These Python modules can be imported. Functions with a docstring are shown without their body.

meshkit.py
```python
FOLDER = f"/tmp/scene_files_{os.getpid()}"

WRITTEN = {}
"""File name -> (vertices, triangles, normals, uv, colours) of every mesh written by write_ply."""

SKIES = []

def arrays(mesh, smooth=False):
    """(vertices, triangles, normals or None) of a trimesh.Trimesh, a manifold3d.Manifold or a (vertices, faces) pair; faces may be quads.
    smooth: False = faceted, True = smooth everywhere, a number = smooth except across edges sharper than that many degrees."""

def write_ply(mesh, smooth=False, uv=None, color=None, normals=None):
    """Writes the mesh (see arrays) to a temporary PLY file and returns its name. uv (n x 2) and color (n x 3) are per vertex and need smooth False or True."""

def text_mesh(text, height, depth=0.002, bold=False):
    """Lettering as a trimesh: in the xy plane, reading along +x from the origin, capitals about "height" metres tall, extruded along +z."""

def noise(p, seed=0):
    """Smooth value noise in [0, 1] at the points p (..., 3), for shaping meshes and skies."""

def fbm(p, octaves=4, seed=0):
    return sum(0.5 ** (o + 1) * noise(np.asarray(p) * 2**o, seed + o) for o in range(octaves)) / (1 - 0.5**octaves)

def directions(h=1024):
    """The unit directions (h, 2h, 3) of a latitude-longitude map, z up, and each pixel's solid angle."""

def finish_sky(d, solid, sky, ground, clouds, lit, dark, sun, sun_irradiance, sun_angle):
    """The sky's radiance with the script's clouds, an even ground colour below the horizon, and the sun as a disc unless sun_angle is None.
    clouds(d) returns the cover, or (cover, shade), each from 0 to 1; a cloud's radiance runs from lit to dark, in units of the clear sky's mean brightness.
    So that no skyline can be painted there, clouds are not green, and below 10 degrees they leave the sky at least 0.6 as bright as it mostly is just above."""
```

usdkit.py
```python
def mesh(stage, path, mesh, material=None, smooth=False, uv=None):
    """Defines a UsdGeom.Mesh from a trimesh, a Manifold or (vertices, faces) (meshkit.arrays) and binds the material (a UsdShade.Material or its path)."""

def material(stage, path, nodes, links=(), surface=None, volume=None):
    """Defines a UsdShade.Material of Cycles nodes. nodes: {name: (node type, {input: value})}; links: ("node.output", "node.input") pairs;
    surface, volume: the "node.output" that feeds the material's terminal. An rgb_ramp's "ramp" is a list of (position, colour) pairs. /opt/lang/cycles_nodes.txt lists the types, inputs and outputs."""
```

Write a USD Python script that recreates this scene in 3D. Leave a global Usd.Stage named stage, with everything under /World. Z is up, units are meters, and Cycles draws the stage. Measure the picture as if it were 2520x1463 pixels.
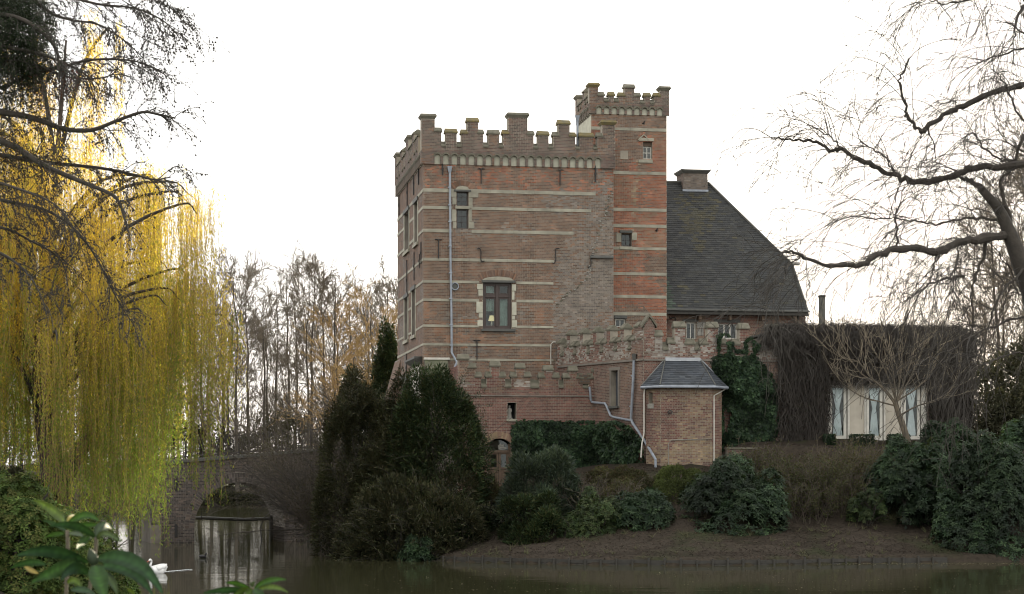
import math, random
import numpy as np, trimesh, shapely, usdkit, meshkit
from shapely.geometry import Polygon, LineString, box as sbox
from shapely.ops import unary_union
from pxr import Usd, UsdGeom, UsdLux, UsdShade, Gf, Sdf, Vt

# ------------------------------------------------------------------ stage, camera, sky, sun
stage = Usd.Stage.CreateInMemory()
UsdGeom.SetStageUpAxis(stage, 'Z'); UsdGeom.SetStageMetersPerUnit(stage, 1.0)
UsdGeom.Xform.Define(stage, '/World'); UsdGeom.Scope.Define(stage, '/World/Looks')
EYE, FOC, CU, HV = 3.9, 4760.0, 1260.0, 1143.4        # eye height (m), focal length and principal point of the survey grid
cam = UsdGeom.Camera.Define(stage, '/World/camera')
cam.AddTranslateOp().Set((0, 0, EYE)); cam.AddRotateXOp().Set(90)
cam.CreateHorizontalApertureAttr(36.0); cam.CreateFocalLengthAttr(36.0 * FOC / 2520)
cam.CreateVerticalApertureOffsetAttr(36.0 * (HV - 731.0) / 2520)
cam.CreateFStopAttr(8.0); cam.CreateFocusDistanceAttr(88.0)
cam.CreateExposureAttr(0.88)
cam.CreateClippingRangeAttr((0.1, 5000))
SUN_AZ, SUN_EL = math.radians(12), math.radians(15)
def rgbm(path, nodes, links, surface=None, volume=None):
    return usdkit.material(stage, '/World/Looks/' + path, nodes, links, surface, volume)
sky_mat = rgbm('sky', {
    'tc': ('texture_coordinate', {}),
    'sky': ('sky_texture', {'sky_type': 'single_scattering', 'sun_disc': False, 'sun_elevation': SUN_EL, 'sun_rotation': SUN_AZ, 'aerosol_density': 2.0}),
    'n': ('noise_texture', {'scale': 1.6, 'detail': 4.0}),
    'r': ('rgb_ramp', {'ramp': [(0.0, (0.88, 0.88, 0.88)), (0.5, (0.94, 0.94, 0.94)), (1.0, (0.98, 0.98, 0.98))]}),
    'm': ('mix', {'mix_type': 'mix', 'color2': (8.3, 8.2, 8.0)}),
    'bg': ('background_shader', {'strength': 0.10})},
    [('tc.generated', 'n.vector'), ('n.fac', 'r.fac'), ('r.color', 'm.fac'), ('sky.color', 'm.color1'), ('m.color', 'bg.color')], 'bg.background')
dome = UsdLux.DomeLight.Define(stage, '/World/sky')
UsdShade.MaterialBindingAPI.Apply(dome.GetPrim()).Bind(sky_mat)
dome.GetPrim().SetCustomDataByKey('kind', 'structure')
sun = UsdLux.DistantLight.Define(stage, '/World/sun')
sun.CreateIntensityAttr(1.25); sun.CreateAngleAttr(0.5); sun.CreateColorAttr((1.0, 0.86, 0.62)); sun.GetPrim().CreateAttribute('inputs:normalize', Sdf.ValueTypeNames.Bool).Set(True)
sun.AddRotateZOp().Set(-math.degrees(SUN_AZ)); sun.AddRotateXOp().Set(-(90 - math.degrees(SUN_EL)))

# ------------------------------------------------------------------ helpers
def A3(x): return np.asarray(x, float)
def P(u, v, Y):
    return np.array([(u - CU) / FOC * Y, Y, EYE + (HV - v) / FOC * Y])
counts = {}
def path_for(parent, name):
    base = (parent.GetPath().pathString if parent is not None else '/World') + '/' + name
    k = counts.get(base, 0); counts[base] = k + 1
    return base if k == 0 else '%s_%03d' % (base, k)
def tag(p, label=None, cat=None, group=None, kind=None):
    for k, v in (('label', label), ('category', cat), ('group', group), ('kind', kind)):
        if v: p.SetCustomDataByKey(k, v)
    return p
def thing(name, label, cat, group=None, loc=None, rz=0):
    x = UsdGeom.Xform.Define(stage, path_for(None, name))
    if loc is not None:
        x.AddTranslateOp().Set(tuple(map(float, loc))); x.AddRotateZOp().Set(float(rz))
    return tag(x.GetPrim(), label, cat, group)
def part(name, parent):
    return UsdGeom.Xform.Define(stage, path_for(parent, name)).GetPrim()
def obj(name, vf, mat, parent=None, col=None, smooth=False, label=None, cat=None, group=None, kind=None):
    if hasattr(vf, 'to_mesh') or hasattr(vf, 'vertices'):
        vf = meshkit.arrays(vf)[:2]
    v, f = np.asarray(vf[0], np.float32), np.asarray(vf[1], np.int32)
    path = path_for(parent, name)
    if smooth and col is None:
        m = usdkit.mesh(stage, path, (v, f), mat, smooth=smooth)
    else:
        m = UsdGeom.Mesh.Define(stage, path)
        m.CreatePointsAttr(Vt.Vec3fArray.FromNumpy(v))
        m.CreateFaceVertexCountsAttr(Vt.IntArray.FromNumpy(np.full(len(f), f.shape[1], np.int32)))
        m.CreateFaceVertexIndicesAttr(Vt.IntArray.FromNumpy(np.ascontiguousarray(f).ravel()))
        m.CreateSubdivisionSchemeAttr('none')
        if smooth:
            n = meshkit.arrays((v, f), True)[2]
            m.CreateNormalsAttr(Vt.Vec3fArray.FromNumpy(n.astype(np.float32))); m.SetNormalsInterpolation('vertex')
        if col is not None:
            UsdGeom.PrimvarsAPI(m).CreatePrimvar('bcol', Sdf.ValueTypeNames.Color3fArray, 'vertex').Set(Vt.Vec3fArray.FromNumpy(np.asarray(col, np.float32)))
        UsdShade.MaterialBindingAPI.Apply(m.GetPrim()).Bind(mat)
    return tag(m.GetPrim(), label, cat, group, kind)
def curves(name, lines, widths, mat, parent=None, **tags):
    """lines: list of (n,3); widths: list of (n,) diameters"""
    c = UsdGeom.BasisCurves.Define(stage, path_for(parent, name))
    c.CreateTypeAttr('linear'); c.CreateWrapAttr('nonperiodic')
    c.CreatePointsAttr(Vt.Vec3fArray.FromNumpy(np.concatenate(lines).astype(np.float32)))
    c.CreateCurveVertexCountsAttr(Vt.IntArray.FromNumpy(np.array([len(l) for l in lines], np.int32)))
    c.CreateWidthsAttr(Vt.FloatArray.FromNumpy(np.concatenate(widths).astype(np.float32))); c.SetWidthsInterpolation('vertex')
    UsdShade.MaterialBindingAPI.Apply(c.GetPrim()).Bind(mat)
    return tag(c.GetPrim(), **tags)
class MB:
    def __init__(s): s.v, s.f, s.n = [], [], 0
    def add(s, vf):
        if hasattr(vf, 'to_mesh') or hasattr(vf, 'vertices'): vf = meshkit.arrays(vf)[:2]
        v, f = np.asarray(vf[0], float), np.asarray(vf[1], int)
        if f.shape[1] == 4: f = np.vstack([f[:, [0, 1, 2]], f[:, [0, 2, 3]]])
        s.v.append(v); s.f.append(f + s.n); s.n += len(v); return s
    def get(s): return np.vstack(s.v), np.vstack(s.f)
    def build(s, name, mat, parent=None, **k): return obj(name, s.get(), mat, parent, **k)
def hull(pts): 
    h = trimesh.convex.convex_hull(np.asarray(pts, float)); return np.array(h.vertices), np.array(h.faces)
def tube(pts, radii, sides=6, caps=True):
    p = np.asarray(pts, float); n = len(p); r = np.broadcast_to(np.asarray(radii, float), (n,))
    t = np.gradient(p, axis=0); t /= np.linalg.norm(t, axis=1, keepdims=True) + 1e-12
    a = np.zeros_like(t); ref = np.array([0, 0, 1.0]) if abs(t[0, 2]) < 0.9 else np.array([1.0, 0, 0])
    prev = np.cross(t[0], ref); prev /= np.linalg.norm(prev)
    for i in range(n):
        prev = prev - t[i] * (prev @ t[i]); prev /= np.linalg.norm(prev) + 1e-12; a[i] = prev
    b = np.cross(t, a); ang = np.arange(sides) * 2 * np.pi / sides
    v = (p[:, None] + r[:, None, None] * (np.cos(ang)[None, :, None] * a[:, None] + np.sin(ang)[None, :, None] * b[:, None])).reshape(-1, 3)
    i, j = np.meshgrid(np.arange(n - 1), np.arange(sides), indexing='ij'); j2 = (j + 1) % sides
    q = np.stack([i * sides + j, i * sides + j2, (i + 1) * sides + j2, (i + 1) * sides + j], -1).reshape(-1, 4)
    f = np.vstack([q[:, [0, 1, 2]], q[:, [0, 2, 3]]])
    if caps:
        k = np.arange(1, sides - 1)
        f = np.vstack([f, np.stack([k * 0, k + 1, k], 1), (n - 1) * sides + np.stack([k * 0, k, k + 1], 1)])
    return v, f
def smooth_line(pts, n=4):
    """Catmull-Rom through the points."""
    p = np.asarray(pts, float)
    if len(p) < 3: return np.linspace(p[0], p[-1], n + 1)
    q = np.vstack([2 * p[0] - p[1], p, 2 * p[-1] - p[-2]]); out = []
    for i in range(len(p) - 1):
        a, b, c, d = q[i:i + 4]
        for t in np.arange(n) / n:
            out.append(0.5 * (2 * b + (c - a) * t + (2 * a - 5 * b + 4 * c - d) * t * t + (3 * b - a - 3 * c + d) * t ** 3))
    return np.array(out + [p[-1]])

# ------------------------------------------------------------------ materials
def principled(name, color, rough=0.7, metallic=0.0, vary=0.25, scale=3.0, bump=0.0, bscale=40.0, spec=0.5, color2=None):
    c1 = A3(color); c2 = A3(color2) if color2 is not None else c1 * (1 - vary)
    nodes = {'g': ('geometry', {}), 'n': ('noise_texture', {'scale': scale, 'detail': 5.0, 'roughness': 0.6}),
             'r': ('rgb_ramp', {'ramp': [(0.3, tuple(c2)), (0.7, tuple(np.minimum(c1 * (1 + (vary * .4 if color2 is None else 0)), 1)))]}),
             'p': ('principled_bsdf', {'roughness': rough, 'metallic': metallic, 'specular_ior_level': spec})}
    links = [('g.position', 'n.vector'), ('n.fac', 'r.fac'), ('r.color', 'p.base_color')]
    if bump:
        nodes['n2'] = ('noise_texture', {'scale': bscale, 'detail': 3.0}); nodes['b'] = ('bump', {'strength': bump, 'distance': 0.02})
        links += [('g.position', 'n2.vector'), ('n2.fac', 'b.height'), ('b.normal', 'p.normal')]
    return rgbm(name, nodes, links, 'p.BSDF')
def attrmat(name, rough=0.8, vary=0.3, scale=6.0, spec=0.3, transl=0.0, tcol=None):
    nodes = {'g': ('geometry', {}), 'a': ('attribute', {'attribute': 'bcol'}), 'n': ('noise_texture', {'scale': scale, 'detail': 4.0}),
             'r': ('rgb_ramp', {'ramp': [(0.3, (1 - vary,) * 3), (0.7, (1 + vary * .6,) * 3)]}),
             'm': ('mix', {'mix_type': 'multiply', 'fac': 1.0}), 'p': ('principled_bsdf', {'roughness': rough, 'specular_ior_level': spec})}
    links = [('g.position', 'n.vector'), ('n.fac', 'r.fac'), ('a.color', 'm.color1'), ('r.color', 'm.color2'), ('m.color', 'p.base_color')]
    out = 'p.BSDF'
    if transl:
        nodes['t'] = ('translucent_bsdf', {}); nodes['mx'] = ('mix_closure', {'fac': transl})
        nodes['tm'] = ('mix', {'mix_type': 'multiply', 'fac': 1.0, 'color2': tcol or (1.6, 1.5, .9)})
        links += [('m.color', 'tm.color1'), ('tm.color', 't.color'), ('p.BSDF', 'mx.closure1'), ('t.BSDF', 'mx.closure2')]
        out = 'mx.closure'
    return rgbm(name, nodes, links, out)
M = {}
M['brick'] = attrmat('brick', .88, .28, 2.2)
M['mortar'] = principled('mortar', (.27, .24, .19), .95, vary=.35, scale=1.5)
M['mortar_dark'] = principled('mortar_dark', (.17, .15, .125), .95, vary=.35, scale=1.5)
M['band'] = principled('band_stone', (.285, .27, .21), .85, vary=.4, scale=1.7, bump=.3)
M['cap'] = principled('coping_stone', (.145, .132, .10), .9, vary=.4, scale=4, bump=.4, color2=(.070, .068, .045))
M['lichen'] = principled('lichen_stone', (.155, .115, .035), .9, scale=5, bump=.4, color2=(.075, .070, .042))
M['plaster'] = principled('pale_plaster', (.40, .39, .31), .9, vary=.25, scale=3)
M['bluestone'] = principled('dark_sill_stone', (.07, .07, .062), .7, vary=.3, scale=6)
M['slate'] = attrmat('slate', .65, .3, 1.5, spec=.3)
M['lead'] = principled('zinc', (.25, .275, .31), .45, metallic=.35, vary=.25, scale=4)
M['lead_pale'] = principled('lead_flashing', (.27, .285, .30), .5, metallic=.1, vary=.2, scale=4)
M['iron'] = principled('wrought_iron', (.018, .016, .015), .7, vary=.3, scale=9)
M['brownwood'] = principled('brown_painted_wood', (.042, .027, .022), .5, vary=.25, scale=8)
M['oldwood'] = principled('weathered_wood', (.10, .065, .04), .75, vary=.4, scale=9)
M['darkwood'] = principled('wet_wood', (.028, .025, .019), .6, vary=.4, scale=7, bump=.4)
M['bluedoor'] = principled('blue_painted_door', (.025, .035, .05), .5, vary=.3, scale=8)
M['whitewood'] = principled('white_painted_wood', (.52, .50, .44), .55, vary=.2, scale=5)
M['cream'] = principled('cream_render', (.42, .38, .31), .85, vary=.22, scale=1.4)
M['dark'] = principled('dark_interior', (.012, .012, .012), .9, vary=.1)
M['room'] = principled('room_wall', (.10, .095, .085), .9, vary=.1)
M['curtain_green'] = principled('pale_green_curtain', (.22, .30, .25), .9, vary=.3, scale=5)
M['curtain'] = principled('white_voile', (.74, .77, .79), .9, vary=.12, scale=5)
M['glass'] = rgbm('window_glass', {'f': ('fresnel', {'IOR': 1.42}), 't': ('transparent_bsdf', {'color': (.93, .95, .94)}), 'g': ('glossy_bsdf', {'roughness': .02, 'color': (.9, .95, .95)}), 'm': ('mix_closure', {})},
                  [('f.fac', 'm.fac'), ('t.BSDF', 'm.closure1'), ('g.BSDF', 'm.closure2')], 'm.closure')
M['bark'] = principled('bark', (.050, .041, .032), .95, scale=5, bump=.8, bscale=16, color2=(.022, .019, .015))
M['willow_bark'] = principled('willow_bark', (.085, .060, .045), .95, scale=3, bump=.9, bscale=12, color2=(.035, .027, .022))
M['bark_bg'] = principled('far_bark', (.085, .07, .053), .95, scale=2, color2=(.045, .039, .030))
M['twig'] = principled('twig', (.040, .034, .026), .9, scale=3, color2=(.022, .019, .016))
M['twig_brown'] = principled('brown_twig', (.080, .064, .048), .9, scale=3, color2=(.045, .037, .029))
M['twig_far'] = principled('far_twig', (.15, .12, .082), .9, scale=2, color2=(.085, .07, .05))
M['twig_vine'] = principled('vine_twig', (.050, .042, .034), .9, scale=3, color2=(.025, .021, .018))
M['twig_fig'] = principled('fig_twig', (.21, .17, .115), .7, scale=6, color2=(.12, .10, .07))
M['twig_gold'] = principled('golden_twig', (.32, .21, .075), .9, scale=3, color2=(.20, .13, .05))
M['twig_red'] = principled('red_twig', (.10, .038, .028), .9, scale=3, color2=(.055, .025, .02))
M['twig_pale'] = principled('pale_twig', (.115, .09, .058), .8, scale=6, color2=(.06, .05, .036))
M['leaf'] = attrmat('leaf', .55, .25, 1.2, spec=.28, transl=.2)
M['leafdry'] = attrmat('dry_leaf', .8, .2, 2.0, spec=.2, transl=.2)
M['willow'] = attrmat('willow_leaf', .6, .22, .7, spec=.25, transl=.62, tcol=(1.55, 1.6, 1.2))
M['needle'] = attrmat('needle', .7, .25, 2.0, spec=.2, transl=.1)
M['bigleaf'] = attrmat('glossy_leaf', .62, .30, 22.0, spec=.14, transl=.16)
M['litter'] = attrmat('leaf_litter', .9, .2, 5.0, spec=.1)
M['white_feather'] = principled('white_feather', (.78, .78, .76), .8, vary=.06, scale=9)
M['orange_beak'] = principled('orange_beak', (.35, .10, .05), .5, vary=.1)
M['coot'] = principled('black_feather', (.012, .012, .013), .6, vary=.2)
M['foam'] = principled('wake_foam', (.62, .66, .68), .3, vary=.2, scale=14)
M['pebble'] = principled('stone_grey', (.24, .23, .20), .9, vary=.3, scale=6)
M['lampshade'] = rgbm('lamp_shade', {'p': ('principled_bsdf', {'base_color': (.7, .62, .35), 'roughness': .8, 'emission_color': (1, .86, .45), 'emission_strength': .2})}, [], 'p.BSDF')
M['soil'] = rgbm('soil', {'g': ('geometry', {}), 'n': ('noise_texture', {'scale': .35, 'detail': 6.0}), 'n2': ('noise_texture', {'scale': 7.0, 'detail': 6.0, 'roughness': .7}),
    'r': ('rgb_ramp', {'ramp': [(.35, (.038, .031, .024)), (.55, (.032, .026, .019)), (.68, (.027, .031, .014))]}),
    'r2': ('rgb_ramp', {'ramp': [(.25, (.5, .5, .5)), (.75, (1.5, 1.45, 1.4))]}), 'm': ('mix', {'mix_type': 'multiply', 'fac': 1.0}),
    'b': ('bump', {'strength': .7, 'distance': .05}), 'p': ('principled_bsdf', {'roughness': .95, 'specular_ior_level': .15})},
    [('g.position', 'n.vector'), ('g.position', 'n2.vector'), ('n.fac', 'r.fac'), ('n2.fac', 'r2.fac'), ('r.color', 'm.color1'), ('r2.color', 'm.color2'), ('m.color', 'p.base_color'), ('n2.fac', 'b.height'), ('b.normal', 'p.normal')], 'p.BSDF')
M['tuft'] = principled('tuft', (.085, .095, .035), .9, scale=2, color2=(.07, .058, .032))
M['grass'] = principled('lawn', (.050, .085, .020), .95, scale=3.0, bump=.5, bscale=30, color2=(.032, .058, .016))
M['water'] = rgbm('water', {'g': ('geometry', {}), 'mp': ('mapping', {'scale': (1.0, 2.0, 1.0)}), 'mq': ('mapping', {'scale': (.22, .55, 1.0)}),
    'n': ('noise_texture', {'scale': 1.0, 'detail': 3.0, 'roughness': .55}), 'n3': ('noise_texture', {'scale': .8, 'detail': 2.0, 'roughness': .5}), 'mx': ('mix_float', {'fac': .30}),
    'b': ('bump', {'strength': .14, 'distance': .10}), 'p': ('principled_bsdf', {'base_color': (.014, .014, .007), 'roughness': .045, 'ior': 1.33, 'specular_ior_level': .45, 'specular_tint': (.92, .95, .78)})},
    [('g.position', 'mp.vector'), ('g.position', 'mq.vector'), ('mp.vector', 'n.vector'), ('mq.vector', 'n3.vector'), ('n3.fac', 'mx.a'), ('n.fac', 'mx.b'), ('mx.result', 'b.height'), ('b.normal', 'p.normal')], 'p.BSDF')

# ------------------------------------------------------------------ masonry
UP = np.array([0, 0, 1.0])
class Wall:
    """A plane: s runs along ex, t along ey, d outwards along n."""
    def __init__(self, O, ex, ey=UP):
        O = A3(O); self.O = np.array([O[0], O[1], O[2] if len(O) > 2 else 0.0])
        ex = A3(ex); self.ex = np.append(ex, 0) if len(ex) == 2 else ex
        self.ex = self.ex / np.linalg.norm(self.ex); self.ey = A3(ey) / np.linalg.norm(ey); self.n = np.cross(self.ex, self.ey)
    def pt(self, s, t, d=0.0):
        s, t, d = np.broadcast_arrays(A3(s), A3(t), A3(d))
        return self.O + s[..., None] * self.ex + t[..., None] * self.ey + d[..., None] * self.n
    def S(self, u, d=0.0):
        k = (u - CU) / FOC; b = self.O + self.n * d
        return (k * b[1] - b[0]) / (self.ex[0] - k * self.ex[1])
    def Z(self, v, s, d=0.0):
        y = (self.O + self.ex * s + self.n * d)[1]
        return EYE + (HV - v) / FOC * y
    def uv(self, u, v, d=0.0):
        """(s, t) where the sight line through the survey grid's (u, v) meets the plane."""
        r = A3([(u - CU) / FOC, 1, (HV - v) / FOC]); o = self.O + self.n * d
        q = A3([0, 0, EYE]) + r * (((o - A3([0, 0, EYE])) @ self.n) / (r @ self.n)) - o
        return q @ self.ex, q @ self.ey
    def slab(self, poly, d0, d1):
        b = MB()
        for g in getattr(poly, 'geoms', [poly]):
            if g.is_empty or g.area < 1e-5: continue
            m = trimesh.creation.extrude_polygon(g, d1 - d0, engine='earcut')
            v = np.array(m.vertices); b.add((self.pt(v[:, 0], v[:, 1], v[:, 2] + d0), np.array(m.faces)))
        return b.get()
    def box(self, s0, s1, t0, t1, d0, d1, bev=0.0):
        if bev:
            e = bev; P_ = []
            for (a, b_, c) in ((e, 0, 0), (0, e, 0), (0, 0, e)):
                for s in (s0, s1):
                    for t in (t0, t1):
                        for d in (d0, d1):
                            q = [s, t, d]
                            for k, (lo, hi, on) in enumerate(((s0, s1, a), (t0, t1, b_), (d0, d1, c))):
                                if not on: q[k] = q[k] + e if q[k] == lo else q[k] - e
                            P_.append(q)
            P_ = A3(P_); return hull(self.pt(P_[:, 0], P_[:, 1], P_[:, 2]))
        g = A3([(s, t, d) for s in (s0, s1) for t in (t0, t1) for d in (d0, d1)])
        f = np.array([[0, 1, 3, 2], [4, 6, 7, 5], [0, 4, 5, 1], [2, 3, 7, 6], [0, 2, 6, 4], [1, 5, 7, 3]])
        return self.pt(g[:, 0], g[:, 1], g[:, 2]), np.vstack([f[:, [0, 1, 2]], f[:, [0, 2, 3]]])
    def hull(self, pts):
        p = A3(pts); return hull(self.pt(p[:, 0], p[:, 1], p[:, 2]))
    def tube(self, pts, r, sides=8):
        p = A3(pts); return tube(self.pt(p[:, 0], p[:, 1], p[:, 2]), r, sides)

PAL = {
 'keep': [(.156, .097, .068), (.138, .090, .066), (.172, .105, .072), (.124, .085, .065), (.150, .102, .076), (.170, .096, .062)],
 'red': [(.255, .098, .056), (.225, .088, .052), (.28, .11, .062), (.19, .084, .056)],
 'para': [(.125, .092, .076), (.105, .082, .068), (.14, .10, .08), (.095, .075, .062), (.13, .085, .07)],
 'scar': [(.165, .142, .122), (.145, .122, .105), (.19, .16, .132), (.13, .108, .094), (.155, .12, .096)],
 'turret': [(.23, .16, .10), (.20, .128, .082), (.18, .105, .076), (.25, .185, .12), (.16, .098, .072), (.21, .155, .108)],
 'annex': [(.165, .080, .063), (.145, .074, .059), (.185, .094, .072), (.125, .07, .058)],
 'terrace': [(.15, .092, .073), (.13, .083, .067), (.17, .102, .08), (.115, .076, .063)],
 'bridge': [(.085, .070, .062), (.066, .056, .052), (.11, .085, .07), (.055, .048, .045)],
 'white': [(.28, .255, .225), (.24, .21, .185), (.20, .155, .13), (.31, .285, .25)],
 'yellowed': [(.27, .20, .12), (.23, .17, .11), (.20, .13, .09)],
 'orange': [(.235, .12, .07), (.22, .115, .072), (.21, .125, .08)],
 'slate': [(.026, .027, .026), (.022, .023, .022), (.031, .032, .030), (.019, .020, .020), (.029, .029, .025)],
 'slateblue': [(.036, .042, .050), (.030, .035, .042), (.044, .050, .056), (.026, .030, .035)],
 'moss': [(.034, .048, .034), (.030, .042, .030), (.040, .054, .04)],
 'greenslate': [(.105, .11, .065), (.085, .092, .055), (.12, .12, .08)],
 'ochreslate': [(.045, .040, .022), (.038, .036, .024)]}
PAL = {k: A3(v) for k, v in PAL.items()}
BF = np.array([[4, 5, 6], [4, 6, 7], [0, 1, 5], [0, 5, 4], [1, 2, 6], [1, 6, 5], [2, 3, 7], [2, 7, 6], [3, 0, 4], [3, 4, 7]])
def courses(w, poly, ch, lens, joint, proud, jit, rng, kindfun, tilt=0.0, d0=0.0, tone=.09):
    """Real bricks, slates or stones laid in courses inside the polygon: (n,8,3) corners and (n,3) colours."""
    x0, t0, x1, t1 = poly.bounds; out = []
    prep = shapely.prepared.prep(poly)
    for r in range(int(math.floor(t0 / ch)), int(math.ceil(t1 / ch))):
        tm = r * ch + ch / 2
        if tm < t0 or tm > t1: continue
        cut = poly.intersection(LineString([(x0 - 1, tm), (x1 + 1, tm)]))
        segs = [g for g in getattr(cut, 'geoms', [cut]) if g.geom_type == 'LineString' and g.length > .03]
        L = lens[r % len(lens)] + joint; off = (0.0, .5, .25, .75)[r % 4] * L if len(lens) == 1 else (0.0, -.25, .5, .25)[r % 4] * lens[0]
        for g in segs:
            a, b = g.bounds[0], g.bounds[2]
            k0 = math.floor((a - off) / L); k1 = math.ceil((b - off) / L)
            ks = np.arange(k0, k1); s0 = np.maximum(ks * L + off, a + joint * .5); s1 = np.minimum(ks * L + off + L - joint, b - joint * .5)
            ok = s1 - s0 > .03
            out.append(np.stack([s0[ok], s1[ok], np.full(ok.sum(), r * ch), np.full(ok.sum(), r * ch + ch - joint * (1 if tilt == 0 else -1.2))], 1))
    if not out: return np.zeros((0, 8, 3)), np.zeros((0, 3))
    q = np.concatenate(out); n = len(q)
    s0, s1, a, b = q.T
    a = a + rng.normal(0, .0015, n); d = d0 + proud + rng.uniform(-jit, jit, n)
    dt = d - tilt
    V = np.stack([w.pt(s0, a, d0 - .03 if tilt == 0 else d0), w.pt(s1, a, d0 - .03 if tilt == 0 else d0), w.pt(s1, b, d0 - .03), w.pt(s0, b, d0 - .03),
                  w.pt(s0, a, d), w.pt(s1, a, d), w.pt(s1, b, dt), w.pt(s0, b, dt)], 1)
    sm, tm = (s0 + s1) / 2, (a + b) / 2
    kinds = kindfun(sm, tm, rng)
    C = np.zeros((n, 3))
    for k in np.unique(kinds):
        i = np.nonzero(kinds == k)[0]; C[i] = PAL[k][rng.integers(0, len(PAL[k]), len(i))]
    C *= np.exp(rng.normal(0, tone, n))[:, None]
    if tilt == 0: C *= (1 - .75 * np.clip(meshkit.fbm(np.stack([sm * 2.4, tm * .28, sm * 0 + 3.3], -1), 3, 91) - .48, 0, .4) - .5 * np.clip(meshkit.fbm(np.stack([sm * .6, tm * .6, sm * 0 + 9.3], -1), 3, 92) - .5, 0, .4))[:, None]
    return V, C
def lay(parent, w, poly, rng, kindfun, ch=.072, lens=(.215, .105), joint=.013, proud=.003, jit=.002, mat='brick', name='brick', tilt=0.0, d0=0.0, single=0, seen=None, tone=.09):
    V, C = courses(w, poly, ch, lens, joint, proud, jit, rng, kindfun, tilt, d0, tone)
    if not len(V): return
    pick = np.zeros(len(V), bool)
    if single:
        c = V.mean(1); size = np.linalg.norm(V[:, 5] - V[:, 4], axis=1)
        score = size / c[:, 1]
        if seen is not None: score = np.where(seen(*((c - w.O) @ np.stack([w.ex, w.ey]).T).T), score, -1)
        pick[np.argsort(-score, kind='stable')[:single]] = True
        for i in np.nonzero(pick)[0]:
            obj(name, (V[i], BF), M[mat], parent, col=np.repeat(C[i:i + 1], 8, 0))
    rest = ~pick; n = rest.sum()
    if n:
        obj(name + '_work', (V[rest].reshape(-1, 3), (BF[None] + 8 * np.arange(n)[:, None, None]).reshape(-1, 3)), M[mat], parent, col=np.repeat(C[rest], 8, 0), kind='stuff')
def K(kind):
    return lambda s, t, rng: np.full(len(s), kind, dtype='U12')
def mixk(base, *alts):
    """alts: (kind, scale, threshold, seed): patches of other bricks where a noise runs high."""
    def f(s, t, rng):
        k = np.full(len(s), base, dtype='U12')
        for kind, sc, th, seed in alts:
            m = meshkit.fbm(np.stack([s * sc, t * sc * 1.3, np.full(len(s), seed * 7.1)], -1), 3, seed) + rng.normal(0, .05, len(s)) > th
            k[m] = kind
        return k
    return f
def rect(s0, s1, t0, t1): return sbox(min(s0, s1), min(t0, t1), max(s0, s1), max(t0, t1))
def saddle(w, s0, s1, t, d0, d1, h=.2, o=.05, end=.03):
    m = (d0 + d1) / 2
    return w.hull([(a, t, d) for a in (s0 - o, s1 + o) for d in (d0 - o, d1 + o)] + [(a, t + .06, d) for a in (s0 - o, s1 + o) for d in (d0 - o, d1 + o)]
                  + [(a, t + h, m + d) for a in (s0 - o + end, s1 + o - end) for d in (-.04, .04)])
def piercap(w, s0, s1, t, d0, d1, h=.26, o=.1):
    return w.hull([(a, t, d) for a in (s0 - .01, s1 + .01) for d in (d0 - .01, d1 + .01)] + [(a, t + h * .55, d) for a in (s0 - o, s1 + o) for d in (d0 - o, d1 + o)]
                  + [(a, t + h, d) for a in (s0 - o * .35, s1 + o * .35) for d in (d0 - o * .35, d1 + o * .35)])
def sill(w, s0, s1, t, d0, d1, h=.22):
    return w.hull([(a, tt, d) for a in (s0, s1) for tt, d in ((t, d0), (t + h, d0), (t + h, d0 + .05), (t + .07, d1 + .05), (t, d1 + .05))])
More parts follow.
